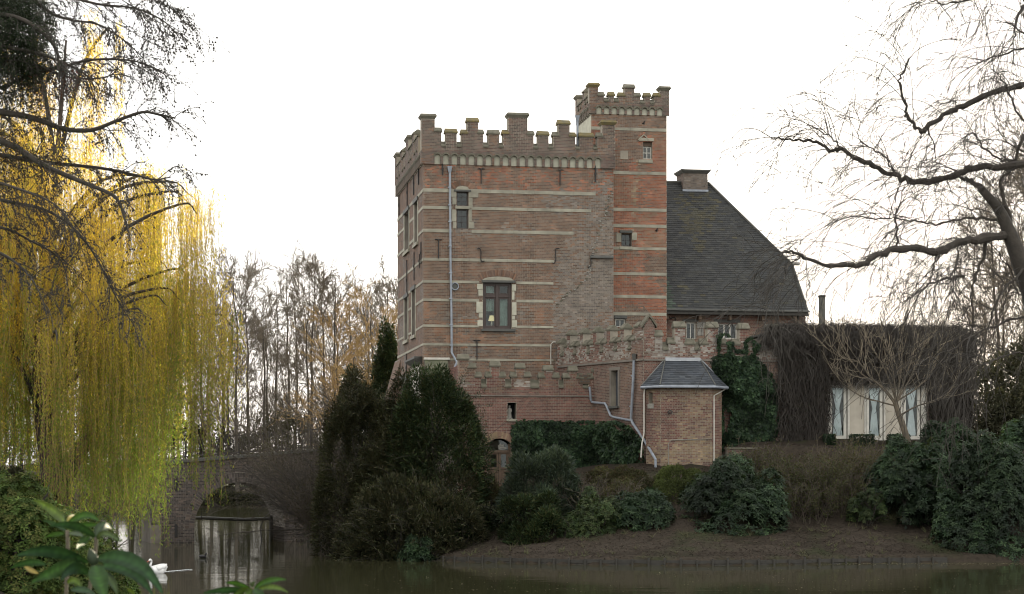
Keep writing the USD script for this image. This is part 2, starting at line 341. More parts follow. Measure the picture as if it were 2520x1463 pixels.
def crenels(parent, w, segs, zb, th, rng, kindfun, capmat='cap', d=0.0, seed=0, single=0, mortar='mortar', sh=.22, caph=.2):
    """segs: (s0, s1, top, kind), kind among gap, low, high, pier; brick parapet with one coping stone each."""
    polys = []
    for s0, s1, top, kind in segs:
        polys.append(rect(s0 - .001, s1 + .001, zb, top - (.0 if kind == 'gap' else caph)))
    poly = unary_union(polys)
    obj('parapet', w.slab(poly, d - th, d), M[mortar], parent)
    lay(parent, w, poly, rng, kindfun, d0=d, name='parapet_brick', single=single)
    for i, (s0, s1, top, kind) in enumerate(segs):
        mt = M[capmat if rng.random() > .4 else 'cap']
        if kind == 'gap': obj('embrasure_sill', sill(w, s0 + .002, s1 - .002, top, d - th + .01, d + .012, sh), M['cap'], parent)
        elif kind == 'pier': obj('pier_cap', piercap(w, s0, s1, top - caph, d - th - .05, d, caph), mt, parent)
        else: obj('coping_stone', saddle(w, s0, s1, top - caph, d - th, d, caph), mt, parent)
    return poly
def glazed(parent, w, s0, s1, t0, t1, d, cols=1, rows=1, fr=.05, bar=.03, mat='brownwood', name='window', depth=.06, glass=True):
    """A window part: frame, bars and one pane per light."""
    x = part(name, parent)
    b = MB()
    for q in ((s0, s0 + fr, t0, t1), (s1 - fr, s1, t0, t1), (s0 + fr, s1 - fr, t0, t0 + fr), (s0 + fr, s1 - fr, t1 - fr, t1)): b.add(w.box(*q, d - depth, d))
    b.build('frame', M[mat], x)
    S = np.linspace(s0 + fr, s1 - fr, cols + 1); T = np.linspace(t0 + fr, t1 - fr, rows + 1)
    for s in S[1:-1]: obj('glazing_bar', w.box(s - bar / 2, s + bar / 2, t0 + fr, t1 - fr, d - depth * .8, d - .006), M[mat], x)
    for t in T[1:-1]: obj('glazing_bar', w.box(s0 + fr, s1 - fr, t - bar / 2, t + bar / 2, d - depth * .8 - .002, d - .008), M[mat], x)
    if glass:
        for i in range(cols):
            for j in range(rows):
                obj('pane', w.box(S[i], S[i + 1], T[j], T[j + 1], d - depth * .6, d - depth * .6 + .004), M['glass'], x)
    return x
def anchor(parent, w, s, t0, t1, style, d=.02):
    b = MB(); r = .022; m = (t0 + t1) / 2
    if style == 'T':
        b.add(w.box(s - r, s + r, t0, t1, d, d + .05)); b.add(w.hull([(s - .17, t1 - .02, d), (s + .17, t1 - .02, d), (s - .17, t1 + .03, d), (s + .17, t1 + .03, d), (s - .15, t1, d + .05), (s + .15, t1, d + .05)]))
    elif style == 'Y':
        b.add(w.box(s - r, s + r, t0, t1, d, d + .05))
        for g in (-1, 1): b.add(w.tube([(s, t1 - .1, d + .03), (s + g * .08, t1 - .01, d + .03), (s + g * .18, t1 - .05, d + .03)], .02, 5))
    elif style == 'S':
        b.add(w.tube(smooth_line([(s - .16, t1 - .02, d + .03), (s - .04, t1 + .02, d + .03), (s + .02, t1 - .12, d + .03), (s + .02, m, d + .03), (s + .02, t0 + .12, d + .03), (s + .08, t0, d + .03), (s + .2, t0 + .04, d + .03)], 3), .024, 5))
    elif style == 'Z':
        b.add(w.tube(smooth_line([(s + .18, t1, d + .03), (s + .03, t1 + .01, d + .03), (s, t1 - .12, d + .03), (s, m, d + .03), (s, t0 + .12, d + .03), (s - .08, t0, d + .03), (s - .16, t0 + .02, d + .03)], 3), .024, 5))
    else:
        b.add(w.hull([(s + a, t, d + e) for a, t in ((-.03, t0), (.03, t0), (-.02, t1), (.02, t1)) for e in (0, .05)])); b.add(w.box(s - .05, s + .05, m - .06, m + .06, d, d + .07))
    b.build('wall_anchor', M['iron'], parent)

# ------------------------------------------------------------------ terrain and water
def onwater(u, v):
    Y = EYE * FOC / (v - HV); return ((u - CU) / FOC * Y, Y)
farbank = [onwater(*q) for q in ((760, 1341), (880, 1357), (1000, 1370), (1100, 1382), (1400, 1389), (1700, 1392), (2000, 1389), (2120, 1386), (2520, 1382), (2750, 1379))]
POND = Polygon([(75, 17), (20, 17), (-1.5, 19), (-5.2, 28), (-8.6, 42), (-11.6, 55), (-14.5, 66), (-16.8, 76), (-20.5, 86), (-23.5, 95), (-25, 110), (-38, 150), (-46, 178), (-6, 178), (-8, 140), (-9.8, 112), (-10.3, 99)] + farbank + [(75, 80)])
PB = POND.exterior
def sm(x): x = np.clip(x, 0, 1); return x * x * (3 - 2 * x)
def ground(X, Y, detail=True):
    X, Y = np.broadcast_arrays(A3(X), A3(Y))
    pts = shapely.points(X, Y); d = shapely.distance(pts, PB); inside = shapely.contains_xy(POND, X, Y)
    castle = sm((X + 14) / 5) * sm((Y - 60) / 8) * (1 - sm((Y - 110) / 10))
    zc = np.interp(d, [0, .12, 1, 4, 7, 9.5, 13, 30], [.12, .26, .45, 1.35, 2.75, 3.5, 4.1, 4.4])
    zc = zc + 1.0 * sm((X - 8.5) / 2.5) * sm((Y - 86.2) / 1.2)
    zl = np.interp(d, [0, .4, 2.2, 4, 30, 200], [-.05, .5, 1.8, 2.15, 2.3, 2.5])
    z = zc * castle + zl * (1 - castle)
    far = np.interp(d, [0, 3, 12, 60], [0, 1.4, 2.4, 3.4]); fw = sm((Y - 105) / 12); z = z * (1 - fw) + far * fw
    if detail: z = z + (meshkit.fbm(np.stack([X * .5, Y * .5, X * 0], -1), 3, 3) - .5) * .22 * sm(d / 2) + (meshkit.fbm(np.stack([X * 2.3, Y * 2.3, X * 0], -1), 2, 9) - .5) * .10 * sm(d / 1.0)
    return np.where(inside, -np.minimum(.05 + d * .5, 1.2), z)
def G(x, y): return float(ground(np.array([x]), np.array([y]), False)[0])
def axis(*spans): return np.unique(np.concatenate([np.linspace(a, b, n) for a, b, n in spans]))
gx = axis((-600, -80, 14), (-80, -30, 34), (-30, 26, 141), (26, 80, 30), (80, 600, 14)); gy = axis((-60, 10, 12), (10, 66, 60), (66, 100, 120), (100, 190, 60), (190, 1500, 20))
GX, GY = np.meshgrid(gx, gy); GZ = ground(GX, GY)
nx, ny = len(gx), len(gy); i, j = np.meshgrid(np.arange(nx - 1), np.arange(ny - 1)); k = j * nx + i
gq = np.stack([k, k + 1, k + nx + 1, k + nx], -1).reshape(-1, 4)
cx_ = gx[i].ravel(); cy_ = gy[j].ravel()
lawn = ((cx_ < -3.0) & (cy_ < 29.5)) | ((cy_ > 183) & (cx_ > -31) & (cx_ < -25)) | (cy_ < 26)
gv = np.stack([GX, GY, GZ], -1).reshape(-1, 3)
def sub(mask):
    f = gq[mask]; used, inv = np.unique(f, return_inverse=True); f = inv.reshape(-1, 4); return gv[used], np.vstack([f[:, [0, 1, 2]], f[:, [0, 2, 3]]])
obj('ground', sub(~lawn), M['soil'], smooth=True, kind='structure')
obj('lawn', sub(lawn), M['grass'], smooth=True, kind='structure')
obj('water', (A3([(-90, 12, 0), (90, 12, 0), (90, 200, 0), (-90, 200, 0)]), [[0, 1, 2], [0, 2, 3]]), M['water'], kind='structure')

# ------------------------------------------------------------------ the castle keep
C0 = np.array([-4.305, 94.0]); e1 = np.array([.9864, .1645]); e2 = np.array([-.1645, .9864])
def voussoirs(parent, w, sc, tsp, half, rise, h, n, rng, kind='keep', d=.013, name='voussoir'):
    """A segmental arch of upright bricks over an opening."""
    R = (half * half + rise * rise) / (2 * rise); tc = tsp + rise - R; a0 = math.asin(min(half / R, 1))
    A = np.linspace(-a0, a0, n + 1)
    for k in range(n):
        a, b = A[k] + .004, A[k + 1] - .004
        pts = [(sc + r * math.sin(q), tc + r * math.cos(q), dd) for q in (a, b) for r in (R, R + h) for dd in (-.02, d + .002 * (k % 2))]
        vf = w.hull(pts); c = PAL[kind][rng.integers(0, len(PAL[kind]))] * math.exp(rng.normal(0, .15))
        obj(name, vf, M['brick'], parent, col=np.repeat(c[None], len(vf[0]), 0))
def bandrow(parent, w, s0, s1, t0, t1, rng, breaks=(), name='band_stone', mat='band', d=.018):
    """A course of pale stones, interrupted at the breaks."""
    cur = s0; free = []
    for a, b in sorted(breaks):
        if a > cur: free.append((cur, min(a, s1)))
        cur = max(cur, b)
    if cur < s1: free.append((cur, s1))
    for a, b in free:
        n = max(1, int(round((b - a) / 1.05))); X = np.linspace(a, b, n + 1); X[1:-1] += rng.uniform(-.2, .2, n - 1)
        for k in range(n):
            if X[k + 1] - X[k] > .04: obj(name, w.box(X[k] + .004, X[k + 1] - .004, t0 + rng.uniform(0, .012), t1 - rng.uniform(0, .012), -.02, d + rng.uniform(0, .01)), M[mat], parent)
def archtable(parent, w, s0, s1, n, t0, t1, d, wd, rng, kindfun, margin=(0, 0)):
    """Overhanging frieze of small round-headed arches on brick corbels, pale plaster inside."""
    pitch = (s1 - s0) / n; holes = []
    for k in range(n):
        c = s0 + (k + .5) * pitch; r = wd / 2; tt = t1 - .16 - r
        g = Polygon([(c - r, t0 - .01)] + [(c + r * math.cos(a), tt + r * math.sin(a)) for a in np.linspace(math.pi, 0, 9)] + [(c + r, t0 - .01)]); holes.append(g)
        obj('arch_panel', w.slab(g.buffer(.015).intersection(rect(c - pitch / 2, c + pitch / 2, t0, t1)), .002, .022), M['plaster'], parent)
        R = np.linspace(0, math.pi, 8); b = MB()
        for q in range(7): b.add(w.hull([(c + rr * math.cos(a), tt + rr * math.sin(a), dd) for a in (R[q] + .02, R[q + 1] - .02) for rr in (r + .004, r + .075) for dd in (d - .02, d + .022)]))
        b.build('arch_ring', M['cap'], parent)
    poly = rect(s0 - margin[0], s1 + margin[1], t0, t1).difference(unary_union(holes))
    obj('corbel_frieze', w.slab(poly, 0.001, d), M['mortar_dark'], parent)
    lay(parent, w, poly, rng, kindfun, d0=d, name='frieze_brick')

rk = np.random.default_rng(11)
keep = thing('castle_keep', 'square brick keep with pale stone bands, cross window and stepped battlements', 'castle tower')
KF = Wall(C0, e1); KL = Wall(C0 + e2 * 11.8, -e2); KW, KD = 9.45, 11.8
zk = lambda v: EYE + (HV - v) * 94 / FOC
ztop = zk(403)
def op(w, u0, u1, v0, v1):
    (a, t1), (b, t0) = w.uv(u0, (v0 + v1) / 2), w.uv(u1, (v0 + v1) / 2)
    return a, b, w.uv((u0 + u1) / 2, v1)[1], w.uv((u0 + u1) / 2, v0)[1]
nw = op(KF, 1123.6, 1152.4, 472, 563); cw = op(KF, 1188.8, 1259, 695.7, 810)
front = rect(0, KW, .5, ztop + .02).difference(rect(*nw)).difference(rect(*cw))
obj('wall', KF.slab(front, -.6, 0), M['mortar'], keep, label='front wall core with pale mortar joints')
uvp = lambda w, L: Polygon([w.uv(*q) for q in L])
scar = uvp(KF, [(1470, 398), (1514, 398), (1514, 892), (1362, 892), (1360, 640), (1412, 572), (1455, 515)])
plast = uvp(KF, [(1512, 612), (1512, 740), (1455, 790), (1372, 770), (1400, 720), (1450, 690), (1475, 640)])
base_k = mixk('keep', ('orange', .5, .72, 2), ('scar', .45, .66, 5))
def front_kind(s, t, rng):
    k = base_k(s, t, rng); inside = shapely.contains_xy(scar, s + rng.normal(0, .12, len(s)), t + rng.normal(0, .08, len(s)))
    k[inside] = np.where(rng.random(inside.sum()) < .3, 'keep', 'scar')
    ip = shapely.contains_xy(plast, s, t); k[ip] = 'scar'
    lo = (t < zk(745)) & (t > zk(900)) & (s < 6) & (meshkit.fbm(np.stack([s * .7, t * 1.1, s * 0], -1), 3, 8) + rng.normal(0, .04, len(s)) > .60); k[lo] = 'orange'
    up = (t > zk(470)) & (rng.random(len(s)) < .3); k[up] = 'red'
    return k
nofront = front.buffer(0)
lay(keep, KF, nofront, rk, front_kind, single=300, seen=lambda s, t: (t > 9) & (t < 18.4) & (s < 9))
bands = [(463, 472), (506, 514), (562.6, 571), (634, 641.5), (689, 696), (734, 741), (798.6, 804.5), (844, 850.5), (881, 887)]
ends = [1466, 1455, 1412, 1364, 1362, 1362, 1362, 1358, 1362]
for i, ((v0, v1), eu) in enumerate(zip(bands, ends)):
    br = []
    if i < 3: br = [(KF.S(1113), KF.S(1160))]
    if 4 <= i < 7: br = [(KF.S(1179), KF.S(1270))]
    bandrow(keep, KF, -.018, KF.S(eu), zk(v1), zk(v0), rk, br)
for (u0, v0), (u1, v1) in zip([(1508, 470), (1492, 520), (1478, 560), (1466, 610), (1455, 660), (1432, 700), (1395, 725)], [(1492, 520), (1478, 560), (1466, 610), (1455, 660), (1432, 700), (1395, 725), (1366, 752)]):
    for q in np.linspace(0, 1, 9)[:-1]:
        s_, t_ = KF.uv(u0 + (u1 - u0) * q, v0 + (v1 - v0) * q); s_ += rk.normal(0, .06); a_, b_, h_ = rk.uniform(.05, .13), rk.uniform(.03, .06), rk.uniform(.012, .05)
        obj('rubble_stone', KF.hull([(s_ + a_ * math.cos(w) * rk.uniform(.7, 1.1), t_ + b_ * math.sin(w) * rk.uniform(.7, 1.1), -.02) for w in np.arange(6)] + [(s_ + a_ * .6 * math.cos(w), t_ + b_ * .6 * math.sin(w), h_) for w in np.arange(6)]), M['pebble'] if rk.random() < .6 else M['cap'], keep)
# stone dressings of the two front windows
for q in ((1110, 1122.5, 466, 485), (1113, 1122.5, 486, 503), (1111, 1122.5, 516, 545), (1114, 1122.5, 546, 562), (1153.5, 1177, 466, 486), (1153.5, 1163, 487, 513), (1153.5, 1161, 514, 545), (1153.5, 1166, 546, 562)):
    a, b, c, d = op(KF, *q); obj('quoin_stone', KF.box(a, b, c, d, -.1, .026, .008), M['band'], keep)
a, b, c, d = op(KF, 1120, 1156, 507, 514.5); obj('transom_stone', KF.box(a, b, c, d, -.25, .05, .01), M['band'], keep)
a, b, c, d = op(KF, 1117, 1159, 467, 472); obj('lintel', KF.box(a, b, c, d, -.25, .07, .01), M['bluestone'], keep)
a, b, c, d = op(KF, 1121, 1155, 458, 467); obj('arch_panel', KF.hull([(a, c, 0), (b, c, 0), (a, c, .03), (b, c, .03), (a + .1, d - .03, 0), (b - .1, d - .03, .03), ((a + b) / 2, d, 0), ((a + b) / 2, d, .03)]), M['band'], keep)
voussoirs(keep, KF, (a + b) / 2, c, .42, .22, .24, 14, rk, 'keep', d=.016)
nm_ = (nw[2] + nw[3]) / 2
m0 = op(KF, 1120, 1156, 507, 514.5)
for t0, t1, r_ in ((m0[3], nw[3], 3), (nw[2], m0[2], 3)):
    glazed(keep, KF, nw[0] + .01, nw[1] - .01, t0 + .002, t1 - .002, -.16, 2, r_, .05, .014)
for q in ((1174, 1188, 699, 712), (1177, 1188, 713, 728), (1172, 1188, 743, 770), (1178, 1188, 771, 782), (1175, 1188, 788, 803), (1260, 1270, 700, 716), (1260, 1266, 717, 738), (1260, 1271, 744, 776), (1260, 1267, 777, 787), (1260, 1272, 788, 806)):
    a, b, c, d = op(KF, *q); obj('quoin_stone', KF.box(a, b, c, d, -.12, .028, .008), M['plaster'], keep)
a, b, c, d = op(KF, 1186, 1268, 690, 696); obj('lintel', KF.box(a, b, c, d, -.2, .09, .012), M['bluestone'], keep)
a, b, c, d = op(KF, 1186, 1265, 682, 690); obj('arch_panel', KF.hull([(a, c, 0), (b, c, 0), (a, c, .03), (b, c, .03), (a + .2, d - .02, 0), (b - .2, d - .02, .03), ((a + b) / 2, d + .02, .03), ((a + b) / 2, d + .02, 0)]), M['band'], keep)
voussoirs(keep, KF, (a + b) / 2, c, .85, .22, .30, 26, rk, 'keep', d=.016)
a, b, c, d = op(KF, 1184, 1268, 809.5, 816); obj('sill', KF.box(a, b, c, d, -.3, .12, .012), M['bluestone'], keep)
x = part('cross_window', keep); s0, s1, t0, t1 = cw; sm_, tm_ = KF.uv(1224.5, 728)
b = MB()
for q in ((s0, s0 + .11, t0, t1), (s1 - .11, s1, t0, t1), (s0 + .11, s1 - .11, t0, t0 + .12), (s0 + .11, s1 - .11, t1 - .10, t1)): b.add(KF.box(*q, -.26, -.12))
b.build('frame', M['brownwood'], x)
obj('mullion', KF.box(sm_ - .075, sm_ + .075, t0 + .12, t1 - .1, -.26, -.10, .015), M['brownwood'], x)
for a, b_ in ((s0 + .11, sm_ - .075), (sm_ + .075, s1 - .11)):
    obj('transom', KF.box(a, b_, tm_ - .08, tm_ + .08, -.26, -.102, .015), M['brownwood'], x)
    for c, d in ((t0 + .12, tm_ - .08), (tm_ + .08, t1 - .1)):
        f = MB()
        for q in ((a, a + .06, c, d), (b_ - .06, b_, c, d), (a + .06, b_ - .06, c, c + .06), (a + .06, b_ - .06, d - .06, d)): f.add(KF.box(*q, -.23, -.145))
        f.build('casement', M['brownwood'], x); obj('pane', KF.box(a + .06, b_ - .06, c + .06, d - .06, -.2, -.196), M['glass'], x)
zz = np.linspace(0, 1, 25)
cp = [(sm_ + .14 + .5 * q, -.36 + .03 * math.sin(q * 34)) for q in zz]
obj('curtain', (np.vstack([KF.pt([c[0] for c in cp], t0 + .15, [c[1] for c in cp]), KF.pt([c[0] for c in cp], tm_ - .1, [c[1] for c in cp])]), [[k, k + 1, k + 26, k + 25] for k in range(24)]), M['curtain_green'], keep)
cp = [(s0 + .16 + .5 * q, -.38 + .03 * math.sin(q * 30)) for q in zz]
obj('curtain', (np.vstack([KF.pt([c[0] for c in cp], t0 + .9, [c[1] for c in cp]), KF.pt([c[0] for c in cp], t1 - .1, [c[1] for c in cp])]), [[k, k + 1, k + 26, k + 25] for k in range(24)]), M['curtain_green'], keep)
# vent, anchors, hopper and downpipe on the front
vs, vt = KF.uv(1119.5, 705)
obj('vent_ring', KF.tube([(vs + .17 * math.cos(a), vt + .17 * math.sin(a), .05) for a in np.linspace(0, 2 * math.pi, 17)], .028, 6), M['lead'], keep)
obj('vent_disc', KF.slab(Polygon([(vs + .16 * math.cos(a), vt + .16 * math.sin(a)) for a in np.linspace(0, 2 * math.pi, 16)[:-1]]), .012, .03), M['bluestone'], keep)
for u, v0, v1, st in ((1079, 590, 636, 'T'), (1184, 414, 452, 'Y'), (1378, 417, 456, 'Y'), (1182, 612, 644, 'S'), (1367, 612, 648, 'Z'), (1465, 408, 448, 'bar'), (1173.5, 838, 885, 'T'), (1089, 403, 430, 'bar'), (1454, 630, 658, 'Z')):
    s, t1_ = KF.uv(u, v0); t0_ = KF.uv(u, v1)[1]; anchor(keep, KF, s, t0_, t1_, st)
a, t1_ = KF.uv(1452, 628); b_, t0_ = KF.uv(1509, 634); obj('drip_ledge', KF.hull([(a, t1_, 0), (a, t0_ - .05, 0), (b_, t1_, 0), (b_, t0_ - .05, 0), (a, t0_, .14), (b_, t0_, .14), (a, t0_ - .05, .14), (b_, t0_ - .05, .14)]), M['bluestone'], keep)
dp = thing('downpipe', 'long pale zinc downpipe down the front of the square keep', 'downpipe')
pp = [KF.uv(u, v) for u, v in ((1106.5, 425), (1107, 520), (1108, 640), (1110, 760), (1111, 868), (1122, 892), (1112, 908))]
obj('pipe', KF.tube([(s, t, .10) for s, t in pp[:5]] + [(pp[5][0], pp[5][1], .35), (pp[6][0], pp[6][1], .9)], .056, 8), M['lead'], dp)
s, t = KF.uv(1106, 418); obj('hopper', KF.hull([(s - .12, t + .16, .01), (s + .12, t + .16, .01), (s - .12, t + .16, .22), (s + .12, t + .16, .22), (s - .06, t - .14, .03), (s + .06, t - .14, .03), (s - .06, t - .14, .16), (s + .06, t - .14, .16)]), M['lead'], dp)
for v in (462, 505, 546, 606, 672, 735, 800, 850):
    s, t = KF.uv(1105 + (v - 412) / 85., v); obj('bracket', KF.box(s - .075, s + .075, t - .03, t + .03, 0.0, .165), M['lead'], dp)
# left wall, seen very obliquely
KLs = lambda u, v: KL.uv(u, v)
lop = []
lw = [(995.7, 1007.2, 522.7, 618), (1020, 1028.5, 498, 599), (995.7, 1004.5, 733, 838), (1014, 1022.5, 714, 826), (985.5, 995, 934, 985), (998, 1013, 934, 1000)]
for u0, u1, v0, v1 in lw:
    a = KL.S(u0); b_ = KL.S(u1); um = (u0 + u1) / 2; lop.append((a, b_, KL.Z((v1 + 0), (a + b_) / 2), KL.Z(v0, (a + b_) / 2)))
left = rect(0, KD - .6, .5, ztop + .02)
for o in lop: left = left.difference(rect(*o))
gd = (KL.S(1017), KL.S(1037), 3.9, KL.Z(905, KL.S(1027)))
left = left.difference(rect(gd[0] + .1, min(gd[1], KD - .9), gd[2], gd[3] - .1))
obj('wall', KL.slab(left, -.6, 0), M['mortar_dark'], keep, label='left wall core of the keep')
lay(keep, KL, left.union(rect(KD - .65, KD - .002, .5, ztop)), rk, mixk('keep', ('scar', .5, .6, 4)))
for i, (v0, v1) in enumerate(bands[:8]):
    br = [(o[0] - .12, o[1] + .12) for o in lop if o[2] - .1 < zk(v0) < o[3] + .25]
    bandrow(keep, KL, 0, KD - .002, zk(v1), zk(v0), rk, br)
for o in lop:
    a, b_, c, d = o
    for q in ((a - .14, a - .002, c, d), (b_ + .002, b_ + .14, c, d)): obj('jamb_stone', KL.box(*q, -.2, .03), M['plaster'], keep)
    obj('lintel', KL.box(a - .2, b_ + .2, d + .002, d + .2, -.2, .08), M['bluestone'], keep); obj('sill', KL.box(a - .2, b_ + .2, c - .16, c - .002, -.2, .10), M['band'], keep)
    glazed(keep, KL, a + .01, b_ - .01, c + .01, d - .01, -.2, 2, 3, .06, .03)
for u, v0, v1 in ((984, 480, 530), (1004, 440, 508), (1020, 420, 480), (1032, 405, 455), (1003, 640, 740), (1021, 620, 690), (1034, 625, 660), (1038, 595, 650), (1002, 870, 940)):
    s = KL.S(u); anchor(keep, KL, s, KL.Z(v1, s), KL.Z(v0, s), 'bar')
# gate porch with white boards on the left wall
pc = part('gate', keep); a, b_ = gd[0], min(gd[1], KD - .5); tp = gd[3]
obj('cornice', KL.hull([(q, tp + h, dd) for q, dd, h in ((a - .3, 0, .1), (b_ + .3, 0, .1), (a - .45, .4, .35), (b_ + .45, .4, .35), (a - .45, 0, .45), (b_ + .45, 0, .45), (a - .45, .4, .45), (b_ + .45, .4, .45))]), M['bluestone'], pc)
for q in ((a - .02, a + .16), (b_ - .16, b_ + .02)): obj('post', KL.box(q[0], q[1], 3.9, tp + .08, .0, .14, .01), M['whitewood'], pc)
n = 7; X = np.linspace(a + .16, b_ - .16, n + 1)
for k in range(n): obj('board', KL.box(X[k] + .006, X[k + 1] - .006, tp - 1.25, tp + .05, .02, .06), M['whitewood'], pc)
obj('pane', KL.box(a + .16, b_ - .16, 4.2, tp - 1.27, -.05, -.045), M['glass'], pc)
# corner buttress at the far left
Bt = Wall(C0 + e2 * 11.8, -e2)
obj('buttress', hull([np.append(C0 + e2 * bb - e1 * aa, z) for bb in (10.2, 13.2) for aa, z in ((-.1, 9.6), (.0, 9.6), (.62, 7.4), (.62, 2.2), (-.1, 2.2))]), M['mortar_dark'], keep)
for k, (bb0, bb1) in enumerate(((10.2, 13.2),)):
    lay(keep, Wall(C0 - e1 * .62 + e2 * bb1, -e2), rect(0, bb1 - bb0, 2.2, 7.4), rk, K('keep'), name='buttress_brick')
    sl = Wall(np.append(C0 - e1 * .62 + e2 * bb1, 7.4), np.append(-e2, 0), np.append(e1 * .62, 2.2)); lay(keep, sl, rect(0, bb1 - bb0, 0, 2.25), rk, K('keep'), name='buttress_brick')
    lay(keep, Wall(C0 - e1 * .62 + e2 * bb0, e1), Polygon([(0, 2.2), (.62, 2.2), (.62, 9.6), (0, 7.4)]), rk, K('keep'), name='buttress_brick')
# hidden sides, floors and roof of the keep
for w, L in ((Wall(C0 + e1 * KW + e2 * 0, e2), KD), (Wall(C0 + e1 * KW + e2 * KD, -e1), KW)):
    obj('wall', w.slab(rect(.0 if L == KW else .6, L - .01, 2.2, 19.3), -.6, -.002), M['mortar_dark'], keep)
KT = Wall(np.append(C0, 0), np.append(e1, 0), np.append(e2, 0))
for z in (6.2, 10.2, 14.4, 18.9): obj('floor', KT.slab(rect(.62, KW - .62, .62, KD - .62), z, z + .2), M['room'], keep)
obj('room_wall', KT.slab(rect(.62, KW - .62, 3.4, 3.5), 6.4, 18.8), M['room'], keep)
# battlements
DP = .13; rp = np.random.default_rng(12); pk = mixk('para', ('keep', .6, .6, 3))
SFu = lambda u: KF.S(u, DP)
def seglist(w, L, d, z=None):
    out = []
    for u0, u1, v, kind in L:
        s0, s1 = w.S(u0, d), w.S(u1, d); out.append((s0, s1, w.Z(v, (s0 + s1) / 2, d), kind))
    return out
fsegs = seglist(KF, [(1037, 1070, 280, 'pier'), (1070, 1086, 312, 'low'), (1086, 1097, 361, 'gap'), (1097, 1124, 315, 'low'), (1124, 1136, 362, 'gap'), (1136, 1150, 317, 'low'), (1150, 1177, 288, 'high'), (1177, 1189, 317, 'low'), (1189, 1202, 363, 'gap'),
    (1202, 1228, 318, 'low'), (1228, 1238, 364, 'gap'), (1238, 1251, 318, 'low'), (1251, 1298, 277.5, 'pier'), (1298, 1313, 320, 'low'), (1313, 1324, 366, 'gap'), (1324, 1350, 321, 'low'), (1350, 1362, 366, 'gap'), (1362, 1374, 323, 'low'), (1374, 1402, 294, 'high'), (1402, 1416, 324, 'low'),
    (1416, 1427, 368, 'gap'), (1427, 1460, 325, 'low'), (1460, 1470, 368, 'gap'), (1470, 1482, 325, 'low'), (1482, 1513, 296, 'pier')], DP)
ft1 = zk(371)
crenels(keep, KF, fsegs, ft1, .45, rp, pk, 'lichen', DP, sh=.32, caph=.24)
archtable(keep, KF, KF.S(1066, DP), KF.S(1482, DP), 20, ztop, ft1 + .01, DP, .28, rp, pk, (KF.S(1066, DP) + DP, KW + .05 - KF.S(1482, DP)))
# the same rhythm along the left side
fr = [(-(s0 + DP), -(s1 + DP), z, k) for s0, s1, z, k in fsegs]
tot = fsegs[-1][1] - fsegs[0][0]; sc = (KD + 2 * DP - .46) / tot
lsegs = [(KD + DP - .46 - (s1 - fsegs[0][0]) * sc, KD + DP - .46 - (s0 - fsegs[0][0]) * sc, (zk(300) if k == 'high' else z), k) for s0, s1, z, k in fsegs][::-1]
zl_ = {'pier': zk(285), 'low': zk(314), 'gap': zk(361), 'high': zk(292)}
lsegs = [(a, b_, zl_[k], k) for a, b_, z, k in lsegs if not (k == 'pier' and b_ > KD - .6)]
crenels(keep, KL, lsegs, ft1, .45, rp, pk, 'cap', DP, sh=.32, caph=.24)
archtable(keep, KL, .2, KD - .2, 25, ztop, ft1 + .01, DP, .28, rp, pk, (.2, DP))
for w, L in ((Wall(C0 + e1 * KW, e2), KD), (Wall(C0 + e1 * KW + e2 * KD, -e1), KW)):
    obj('parapet', w.slab(rect(.5, L - .5, 19.3, zk(345)), -.45, 0), M['mortar_dark'], keep)

# ------------------------------------------------------------------ table lamp behind the cross window
tl = thing('table_lamp', 'table lamp with pale yellow shade behind the cross window', 'lamp')
ls, lt = KF.uv(1213.5, 786)
lpt = lambda r, h: [KF.pt(ls, lt + h, -.48) + np.array([r * math.cos(a), r * math.sin(a), 0]) for a in np.linspace(0, 2 * math.pi, 14)[:-1]]
def ringmesh(rings):
    n = len(rings[0]); v = np.vstack(rings); f = []
    for i in range(len(rings) - 1):
        for k in range(n): f.append([i * n + k, i * n + (k + 1) % n, (i + 1) * n + (k + 1) % n, (i + 1) * n + k])
    return v, np.array(f)
obj('shade', ringmesh([lpt(.17, -.04), lpt(.10, .22)]), M['lampshade'], tl)
obj('base', ringmesh([lpt(.09, -.42), lpt(.085, -.38), lpt(.03, -.34), lpt(.05, -.2), lpt(.025, -.08), lpt(.02, 0)]), M['whitewood'], tl)
obj('side_table', KF.box(ls - .3, ls + .5, t0 - .05, lt - .42, -.75, -.40), M['brownwood'], tl)

# ------------------------------------------------------------------ red stair tower
rs = np.random.default_rng(21)
st = thing('stair_tower', 'slender redder brick stair tower rising right of the keep with its own battlements', 'stair tower')
SO = C0 + e2 * 1.2
SFw = Wall(SO, e1); sa, sb = SFw.S(1455), SFw.S(1640.5); SW = sb - sa
SF = Wall(SO + e1 * sa, e1)
zs_ = lambda v, u=1560: SF.Z(v, SF.S(u))
sd = 3.4
stop = zs_(283)
w1 = op(SF, 1582.6, 1605, 349, 390.5); w2 = op(SF, 1529, 1554.5, 574, 606.5); w3 = op(SF, 1514, 1540, 784, 806)
sfront = rect(0, SW, 3, stop + .02)
for o in (w1, w2, w3): sfront = sfront.difference(rect(*o))
obj('wall', SF.slab(sfront, -.5, 0), M['mortar'], st)
pale = uvp(SF, [(1513, 440), (1575, 440), (1560, 505), (1513, 505)])
crack = LineString([SF.uv(*q) for q in ((1572, 398), (1574, 420), (1566, 440), (1560, 470), (1563, 500), (1558, 540), (1554, 575))])
def red_kind(s, t, rng):
    k = mixk('red', ('keep', .55, .58, 21), ('orange', .6, .66, 22))(s, t, rng)
    m = shapely.contains_xy(pale, s, t); k[m] = np.where(rng.random(m.sum()) < .75, 'orange', 'red')
    c = shapely.distance(shapely.points(s, t), crack) < .09; k[c & (rng.random(len(s)) < .6)] = 'yellowed'
    hi = t > zs_(300); k[hi] = 'keep'
    return k
